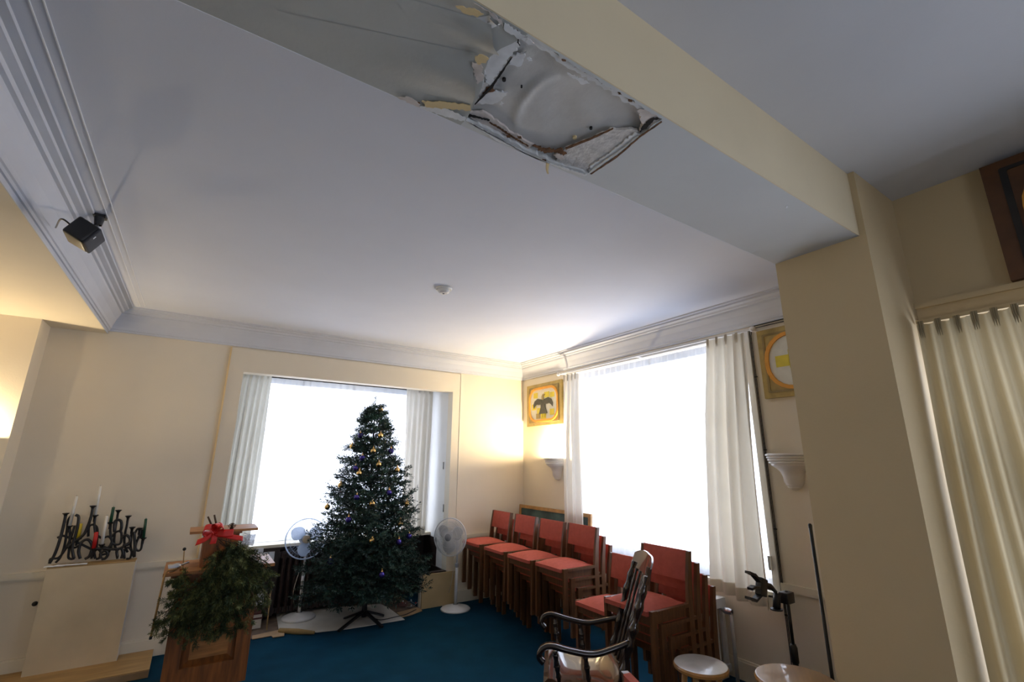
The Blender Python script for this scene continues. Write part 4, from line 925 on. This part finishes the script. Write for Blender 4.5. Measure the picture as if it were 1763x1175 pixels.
t = thing('paper_notice', 'pair of bright white sheets propped under the bay sill', 'paper', P(455, 962, 1, 6.0).to_tuple())
for (x0, x1, y0, y1) in ((437, 454, 944, 955), (452, 473, 950, 971)):
    a = P(x0, y1, 1, 6.0)-t.location; b2 = P(x1, y0, 1, 6.0)-t.location; MB().box(a.x, b2.x, -0.01, 0.004, a.z, b2.z).build('sheet', 'paper_white', t)
a = P(437, 972, 1, 6.0)-t.location; MB().box(a.x, a.x+0.24, 0.006, 0.014, -0.58, 0.10).build('backing_board', 'dark_wood', t)
# plates on the jamb, knob on the wall
for py, lab in ((802, 'upper small white plate on the bay reveal'), (875, 'lower small white plate on the bay reveal')):
    p = P(763, py, 0, OX1); t = thing('hinge_plate', lab, 'plate', p.to_tuple(), 0, 'plates on the bay reveal')
    MB().box(-0.006, 0, -0.02, 0.02, -0.045, 0.045).build('plate', 'trim_white', t); MB().tube([(-0.008, -0.02, -0.045), (-0.008, -0.02, 0.045)], 0.005, 8).build('pin', 'cable_grey', t, True)
p = P(60.7, 1039.5, 1, D); t = thing('wall_knob', 'small black knob on the wall left of the pedestal', 'peg', p.to_tuple())
MB().lathe([(0.0001, 0.03), (0.014, 0.026), (0.018, 0.016), (0.008, 0.008), (0.008, 0)], 14, frame_from((0, -1, 0))).build('knob_head', 'plastic_black', t, True)
MB().lathe([(0.0001, 0.003), (0.014, 0.003), (0.016, 0)], 14, frame_from((0, -1, 0))).build('rose', 'plastic_black', t, True)

# ------------------------------------------------------------------ board, pedestal, iron candelabrum
t = thing('wooden_board', 'pale wooden board lying on the carpet under the pedestal', 'board', (-0.68, 5.24, 0))
MB().box(-0.6, 0.615, -0.225, 0.25, 0, 0.056).build('plank', 'board_wood', t); MB().box(-0.6, 0.615, -0.231, -0.225, 0.006, 0.050).build('edge_strip', 'cardboard', t)
t = thing('pedestal', 'plain cream box pedestal against the left wall', 'pedestal', (-0.578, 5.425, 0.056))
MB().box(-0.278, 0.276, -0.075, 0.065, 0, 0.742).build('body', 'pedestal_cream', t); MB().box(-0.278, 0.276, -0.075, 0.065, 0.742, 0.752).build('top_board', 'board_wood', t)
MB().box(0.276, 0.279, -0.075, 0.065, 0, 0.742).build('shaded_side', 'paper', t)  # right side in grey: its shade is put into the colour
KY = 5.415
def K(u, v, y=KY): return P(70+u/7.345, 840+v/7.345, 1, y)
ZT = 0.808
ir = thing('iron_candelabrum', 'black welded iron candelabrum of bent pipes on the pedestal', 'candelabrum', (-0.57, KY, ZT)); IO = Vector((-0.57, KY, ZT))
def pipe(pts, r=0.0095, nm='pipe', y=0.0):
    q = []
    for p in pts:
        w_ = K(*p[:2], KY+(p[2] if len(p) > 2 else y)); w_.z = max(w_.z, ZT+0.010); q.append(w_-IO)
    return MB().tube(bez(q, 6*len(q)), r, 8).build(nm, 'black_iron', ir, True)
def cup(u, v, y=0.0, k=1.0):
    p = K(u, v, KY+y)-IO; return MB().lathe([(0.008*k, -0.05), (0.009*k, -0.022), (0.013*k, -0.010), (0.022*k, -0.002), (0.023*k, 0.004), (0.012*k, 0.002)], 14, Matrix.Translation(p)).build('candle_cup', 'black_iron', ir, 'auto')
for i, pts in enumerate([
    [(320,335),(285,500),(230,700),(170,860),(110,960)], [(110,960),(130,900),(220,890),(300,800),(380,640),(430,480)], [(390,350),(345,420),(330,560),(300,740),(250,880),(190,950)],
    [(440,345),(480,375),(465,500),(440,600),(400,760),(420,900)], [(365,490),(370,600),(360,780),(350,880),(385,905),(430,895)], [(210,635),(280,610),(380,640),(470,650),(520,640)],
    [(663,240),(640,360),(600,480),(540,600),(430,680),(340,760)], [(690,360),(680,470),(690,600),(680,760),(640,900)], [(600,620),(610,500),(660,470),(712,510),(715,640),(700,800)],
    [(500,900),(480,800),(520,690),(600,660),(650,740),(620,860),(560,905)], [(720,610),(780,640),(860,620),(900,680),(850,760),(780,740)], [(690,900),(680,820),(720,780),(760,820),(740,890),(700,905)],
    [(760,900),(760,830),(820,800),(850,840),(820,895),(770,905)], [(890,430),(880,560),(900,700),(860,820),(780,850)], [(985,295),(965,400),(940,560),(930,700),(960,800),(970,900)],
    [(930,560),(935,440),(975,408),(1018,430),(1022,500),(1005,560)], [(880,640),(960,560),(1020,570),(1010,700),(940,720),(890,690)], [(1108,368),(1090,480),(1065,600),(1060,720),(1100,820)],
    [(970,880),(965,800),(1020,770),(1040,830),(1020,895)], [(1060,900),(1060,800),(1110,760),(1150,810),(1130,890),(1080,908)], [(1160,510),(1145,640),(1140,760),(1180,880)],
    [(1020,640),(1080,600),(1130,650),(1110,720),(1040,720)], [(1255,525),(1250,600),(1210,700),(1200,770),(1235,800),(1270,770),(1290,650),(1310,620)], [(1190,580),(1230,520),(1280,540),(1270,620),(1220,640)],
    [(640,780),(760,770),(900,780),(1000,770),(1120,700)], [(430,680),(520,720),(640,780)], [(340,760),(430,760),(520,720)], [(1180,560),(1190,700),(1185,880)]]):
    pipe(pts, 0.0085 if i % 3 else 0.0105, 'pipe', (-0.018, 0.0, 0.02)[i % 3])
for u, v, y in ((320,328,-0.018),(663,235,-0.018),(690,352,0.0),(985,290,0.0),(1110,362,0.02),(1160,505,0.02),(1255,518,-0.018),(365,488,0.0),(885,445,0.0),(465,655,0.0),(670,775,-0.02),(772,722,-0.018),(1300,640,0.0)): cup(u, v, y)
def candle(a, b2, r, m, label, y=0.0):
    p0 = K(*a, KY+y); p1 = K(*b2, KY+y); p1.x = p0.x + (p1.x-p0.x)*1.0; t = thing('candle', label, 'candle', p0.to_tuple(), 0, 'candles in the iron candelabrum'); d = p1-p0
    MB().tube([Vector(), d*0.98, d], [r, r*0.92, r*0.45], 12).build('wax', m, t, True); MB().tube([d*0.99, d*1.0+Vector((0, 0, 0.008))], 0.0012, 5).build('wick', 'plastic_black', t, True)
candle((366,486),(455,110), 0.0115, 'candle_white', 'tall white taper at the left end of the candelabrum')
candle((690,350),(755,-20), 0.0115, 'candle_white', 'tallest white taper rising from the middle of the candelabrum')
candle((465,650),(503,455), 0.0165, 'candle_yellow', 'thick yellow candle in the iron candelabrum')
candle((670,768),(707,562), 0.0150, 'candle_red', 'short red candle in the middle of the candelabrum', -0.02)
candle((772,718),(838,358), 0.0125, 'candle_white', 'white taper standing low in front of the candelabrum', -0.018)
candle((885,440),(922,245), 0.0120, 'candle_green', 'dark green candle near the middle of the candelabrum')
candle((1300,636),(1333,392), 0.0110, 'candle_green', 'dark green candle at the right end of the candelabrum')
p = K(330, 950, KY-0.04); t = thing('papers', 'crumpled white paper on the pedestal under the candelabrum', 'paper', (p.x, KY-0.045, ZT))
MB().grid(lambda u, v: Vector((-0.13+0.26*u, -0.022+0.05*v, 0.004+0.012*abs(noise.noise(Vector((u*5, v*4, 1)))))), 14, 5).build('sheet', 'paper_white', t, False, 0.002)

# ------------------------------------------------------------------ lectern
LY = 4.56
t = thing('lectern', 'reddish-brown panelled wooden lectern draped with evergreen', 'lectern', (0.29, LY, 0))
X0, X1, LD = -0.272, 0.275, 0.34
MB().box(X0, X1, 0.02, LD, 0, 0.79).build('body', 'lectern_wood', t)
MB().box(X0, X0+0.10, 0, 0.02, 0, 0.79).build('stile', 'lectern_wood', t); MB().box(X1-0.10, X1, 0, 0.02, 0, 0.79).build('stile', 'lectern_wood', t)
MB().box(X0+0.10, X1-0.10, 0, 0.02, 0, 0.16).build('rail', 'lectern_wood', t); MB().box(X0+0.10, X1-0.10, 0, 0.02, 0.66, 0.79).build('rail', 'lectern_wood', t)
g = MB(); a0, a1, z0, z1 = X0+0.10, X1-0.10, 0.16, 0.66; o_ = [(a0, 0.019, z0), (a1, 0.019, z0), (a1, 0.019, z1), (a0, 0.019, z1)]; i_ = [(a0+0.05, 0.004, z0+0.05), (a1-0.05, 0.004, z0+0.05), (a1-0.05, 0.004, z1-0.05), (a0+0.05, 0.004, z1-0.05)]
g.add(o_+i_, [(0, 1, 5, 4), (1, 2, 6, 5), (2, 3, 7, 6), (3, 0, 4, 7)]); g.build('panel_bevel', 'lectern_wood', t)
MB().box(a0+0.05, a1-0.05, 0.004, 0.018, z0+0.05, z1-0.05).build('raised_panel', 'lectern_light', t)
MB().box(X0-0.045, X1+0.045, -0.045, LD+0.02, 0.79, 0.815).build('ledge_moulding', 'lectern_wood', t); MB().box(X0-0.095, X1+0.095, -0.09, LD+0.05, 0.815, 0.838).build('ledge', 'lectern_light', t)
MB().box(-0.145, 0.095, 0.02, 0.30, 0.838, 1.075).build('reading_desk', 'lectern_wood', t)
MB().box(-0.245, 0.222, -0.01, 0.30, 1.087, 1.105, Matrix.Translation((0, 0, 0)) @ Matrix.Rotation(0.0, 4, 'X')).build('desk_top', 'lectern_light', t)
MB().box(-0.16, 0.11, -0.01, 0.30, 1.072, 1.085).build('desk_moulding', 'lectern_wood', t)
LO = Vector((0.29, LY, 0))
# things on the lectern
p = P(308, 965, 1, 4.52); t = thing('silver_bell', 'small silver bell lying on the lectern ledge', 'bell', (p.x, 4.52, 0.838))
Mb = Matrix.Translation((0, 0, 0.036)) @ Matrix.Rotation(1.25, 4, 'Y')
MB().lathe([(0.034, -0.055), (0.033, -0.045), (0.026, -0.03), (0.024, 0.0), (0.020, 0.015), (0.0001, 0.022)], 18, Mb).build('bowl', 'silver', t, True); MB().tube([Mb @ Vector((0, 0, 0.02)), Mb @ Vector((0, 0, 0.07))], [0.006, 0.008], 8).build('handle', 'silver', t, True)
p = P(316, 972, 1, 4.55); t = thing('bead_stick', 'short wooden stick with a black ball on the lectern ledge', 'stick', (p.x, 4.55, 0.838)); q = P(317.5, 946, 1, 4.55)-t.location
MB().tube([(0, 0, 0.01), q], 0.004, 8).build('stick', 'board_wood', t, True); MB().lathe([(0.0001, -0.012)]+[(0.012*math.sin(PI*k/8), -0.012*math.cos(PI*k/8)) for k in range(1, 8)]+[(0.0001, 0.012)], 12, Matrix.Translation(q)).build('ball', 'plastic_black', t, True)
MB().lathe([(0.0001, 0), (0.02, 0), (0.02, 0.01), (0.0001, 0.012)], 14).build('foot', 'lectern_wood', t, True)
p = P(399, 908, 1, 4.58); t = thing('pine_cone', 'small dark pine cone on the lectern top', 'pine cone', (p.x, 4.58, 1.105))
g = MB(); 
for k in range(46):
    a = k*2.4; h = k/46; r = 0.024*math.sin(PI*(0.12+0.85*h)); c_ = Vector((r*math.cos(a), r*math.sin(a), 0.006+0.034*h)); o = Vector((math.cos(a), math.sin(a), 0.5)); s_ = Vector((-math.sin(a), math.cos(a), 0))
    g.add([c_-s_*0.006, c_+s_*0.006, c_+o*0.012+s_*0.004, c_+o*0.012-s_*0.004], [(0, 1, 2, 3)])
g.build('scales', 'twig', t); MB().tube([(0, 0, 0), (0, 0, 0.04)], [0.014, 0.006], 8).build('core', 'twig', t, True)
p = P(432, 932, 1, 4.50); t = thing('clear_wrap', 'crumpled clear plastic hanging from the lectern top', 'plastic wrap', (p.x, 4.49, 0))
qa, qb, qc, qd = [P(x, y, 1, 4.47)-Vector((p.x, 4.49, 0)) for x, y in ((421, 922), (441, 920), (436, 940), (412, 938))]
MB().grid(lambda u, v: qa.lerp(qb, u).lerp(qd.lerp(qc, u), v) + Vector((0, 0.02*noise.noise(Vector((u*6, v*6, 3))), 0)), 12, 10).build('film', 'plastic_clear', t, False, 0.001)
MB().tube([qa+Vector((0, 0.05, 0.01)), (qa+qb)/2], 0.003, 5).build('tie', 'plastic_clear', t, True)
t = thing('walking_cane', 'thin wooden cane hooked on the left end of the lectern ledge', 'cane', P(285, 990, 1, 4.455).to_tuple())
q0 = P(290, 982, 1, 4.455)-t.location; q1 = P(284, 988, 1, 4.455)-t.location; q2 = P(260, 1096, 1, 4.455)-t.location
MB().tube([q0+Vector((0.05, 0, 0.002)), q0, q1+Vector((0.004, 0, 0)), q1.lerp(q2, 0.05), q2], 0.007, 8).build('shaft', 'frame_oak', t, True); MB().tube([q2, q2+(q2-q1).normalized()*0.02], 0.009, 8).build('ferrule', 'plastic_black', t, True)
# evergreen swag
sw = thing('evergreen_swag', 'fresh evergreen swag hanging across the lectern front', 'swag', (0.29, 4.46, 0)); SO = Vector((0.29, 4.46, 0))
rnd = random.Random(12); gA = MB(); gB = MB(); tw = MB()
def bough(a, b2, y0, y1, wid, n):
    pa = P(*a, 1, y0)-SO; pb = P(*b2, 1, y1)-SO; ctrl = (pa+pb)/2 + Vector((0, -0.03, 0.03)); path = bez([pa, ctrl, pb], 12)
    tw.tube(path, 0.0035, 4, False)
    for i in range(n):
        s = 0.10+0.9*(i+rnd.random())/n; k = s*(len(path)-1); j = min(int(k), len(path)-2); p = path[j].lerp(path[j+1], k-j); d = (path[j+1]-path[j]).normalized()
        v = Vector((rnd.gauss(0, 1), rnd.gauss(0, 0.55), rnd.gauss(-0.25, 0.8))).normalized(); dr = (d*0.8+v*0.8+Vector((0, 0, -0.25))).normalized(); L = wid*rnd.uniform(0.7, 1.45)*(1.1-0.3*s)
        e = p+dr*L; e.y = min(e.y, 0.075)
        brush(gA if rnd.random() < 0.55 else gB, p, e, 0.036, 34, 0.0042, rnd, 0.1)
        for _ in range(2):
            q = p.lerp(e, rnd.uniform(0.3, 0.7)); e2 = q+(dr+Vector((rnd.gauss(0, 0.5), rnd.gauss(0, 0.3), rnd.gauss(-0.1, 0.5)))).normalized()*L*0.55; e2.y = min(e2.y, 0.075)
            brush(gA if rnd.random() < 0.5 else gB, q, e2, 0.034, 26, 0.0042, rnd, 0.1)
S0 = (382, 930)
for e, y1 in (((455, 985),4.40),((468, 1000),4.44),((465, 1030),4.42),((450, 1050),4.42),((430, 1062),4.40),((410, 1040),4.36),((440, 1010),4.36),((425, 975),4.38),((400, 990),4.36),((385, 1020),4.36),((400, 1065),4.38),((380, 1075),4.38),((452, 965),4.42),((415, 1010),4.34),((370, 1000),4.38),((440, 1035),4.34)):
    bough((S0[0]+rnd.uniform(-12, 14), S0[1]+rnd.uniform(-4, 16)), e, 4.43, y1, 0.095, 26)
S1 = (392, 1000)
for e, y1 in (((272, 1075),4.40),((285, 1055),4.42),((292, 1092),4.42),((315, 1085),4.38),((330, 1095),4.38),((345, 1080),4.36),((310, 1055),4.38),((335, 1040),4.36),((360, 1090),4.38),((385, 1085),4.40),((300, 1030),4.42),((320, 1070),4.36),((365, 1060),4.34),((410, 1080),4.38),((282, 1070),4.36)):
    bough((S1[0]+rnd.uniform(-25, 25), S1[1]+rnd.uniform(-15, 25)), e, 4.42, y1, 0.085, 24)
for e in ((297, 1020), (295, 1005)): bough((330, 990), e, 4.44, 4.45, 0.05, 10)
tag(gA.build('needles', 'swag_dark', sw), kind='stuff'); tag(gB.build('light_needles', 'swag_green', sw), kind='stuff'); tag(tw.build('twigs', 'twig', sw), kind='stuff')
for a, b2 in (((372, 922), (358, 890)), ((376, 920), (369, 887))): MB().tube([P(*a, 1, 4.43)-SO, P(*b2, 1, 4.44)-SO], [0.008, 0.006], 8).build('cut_stem', 'twig', sw, True)
# bow
bw = thing('red_bow', 'bright red ribbon bow tied at the top of the swag', 'bow', P(370, 916, 1, 4.40).to_tuple()); BO = bw.location.copy()
def ribbon(pts, wv, nm, m='red_ribbon'):
    q = bez(pts, 6*len(pts)); g = MB(); wv = Vector(wv)
    g.grid(lambda u, v: q[min(int(u*(len(q)-1)+0.5), len(q)-1)] + wv*(v-0.5), len(q)-1, 4); return g.build(nm, m, bw, True, 0.0015)
BQ = lambda x, y, dy=0.0: P(x, y, 1, 4.40+dy)-BO
ribbon([BQ(370, 916), BQ(362, 908, -0.02), BQ(352, 910, -0.03), BQ(352, 918, -0.01), BQ(362, 920, 0.01), BQ(370, 917)], (0.01, 0.045, 0.035), 'loop')
ribbon([BQ(370, 916), BQ(376, 905, -0.02), BQ(384, 906, -0.03), BQ(384, 914, -0.01), BQ(376, 918, 0.01), BQ(370, 917)], (-0.01, 0.045, 0.03), 'loop')
ribbon([BQ(370, 916), BQ(368, 905, -0.03), BQ(373, 902, -0.05), BQ(378, 908, -0.03), BQ(371, 917)], (0.03, 0.04, 0.0), 'loop')
ribbon([BQ(370, 917), BQ(385, 919, -0.03), BQ(402, 918, -0.03)], (0, 0.01, 0.055), 'tail')
ribbon([BQ(370, 917), BQ(395, 924, -0.01), BQ(418, 928, 0.0)], (0, 0.01, 0.035), 'tail')
ribbon([BQ(370, 917), BQ(355, 928, -0.02), BQ(338, 935, -0.01)], (0.01, 0.01, 0.042), 'tail')
ribbon([BQ(370, 917), BQ(369, 927, -0.02), BQ(366, 937, -0.02)], (0.04, 0.01, 0.0), 'tail')
MB().lathe([(0.0001, -0.018), (0.016, -0.012), (0.02, 0), (0.016, 0.012), (0.0001, 0.018)], 12).build('knot', 'red_ribbon', bw, True)
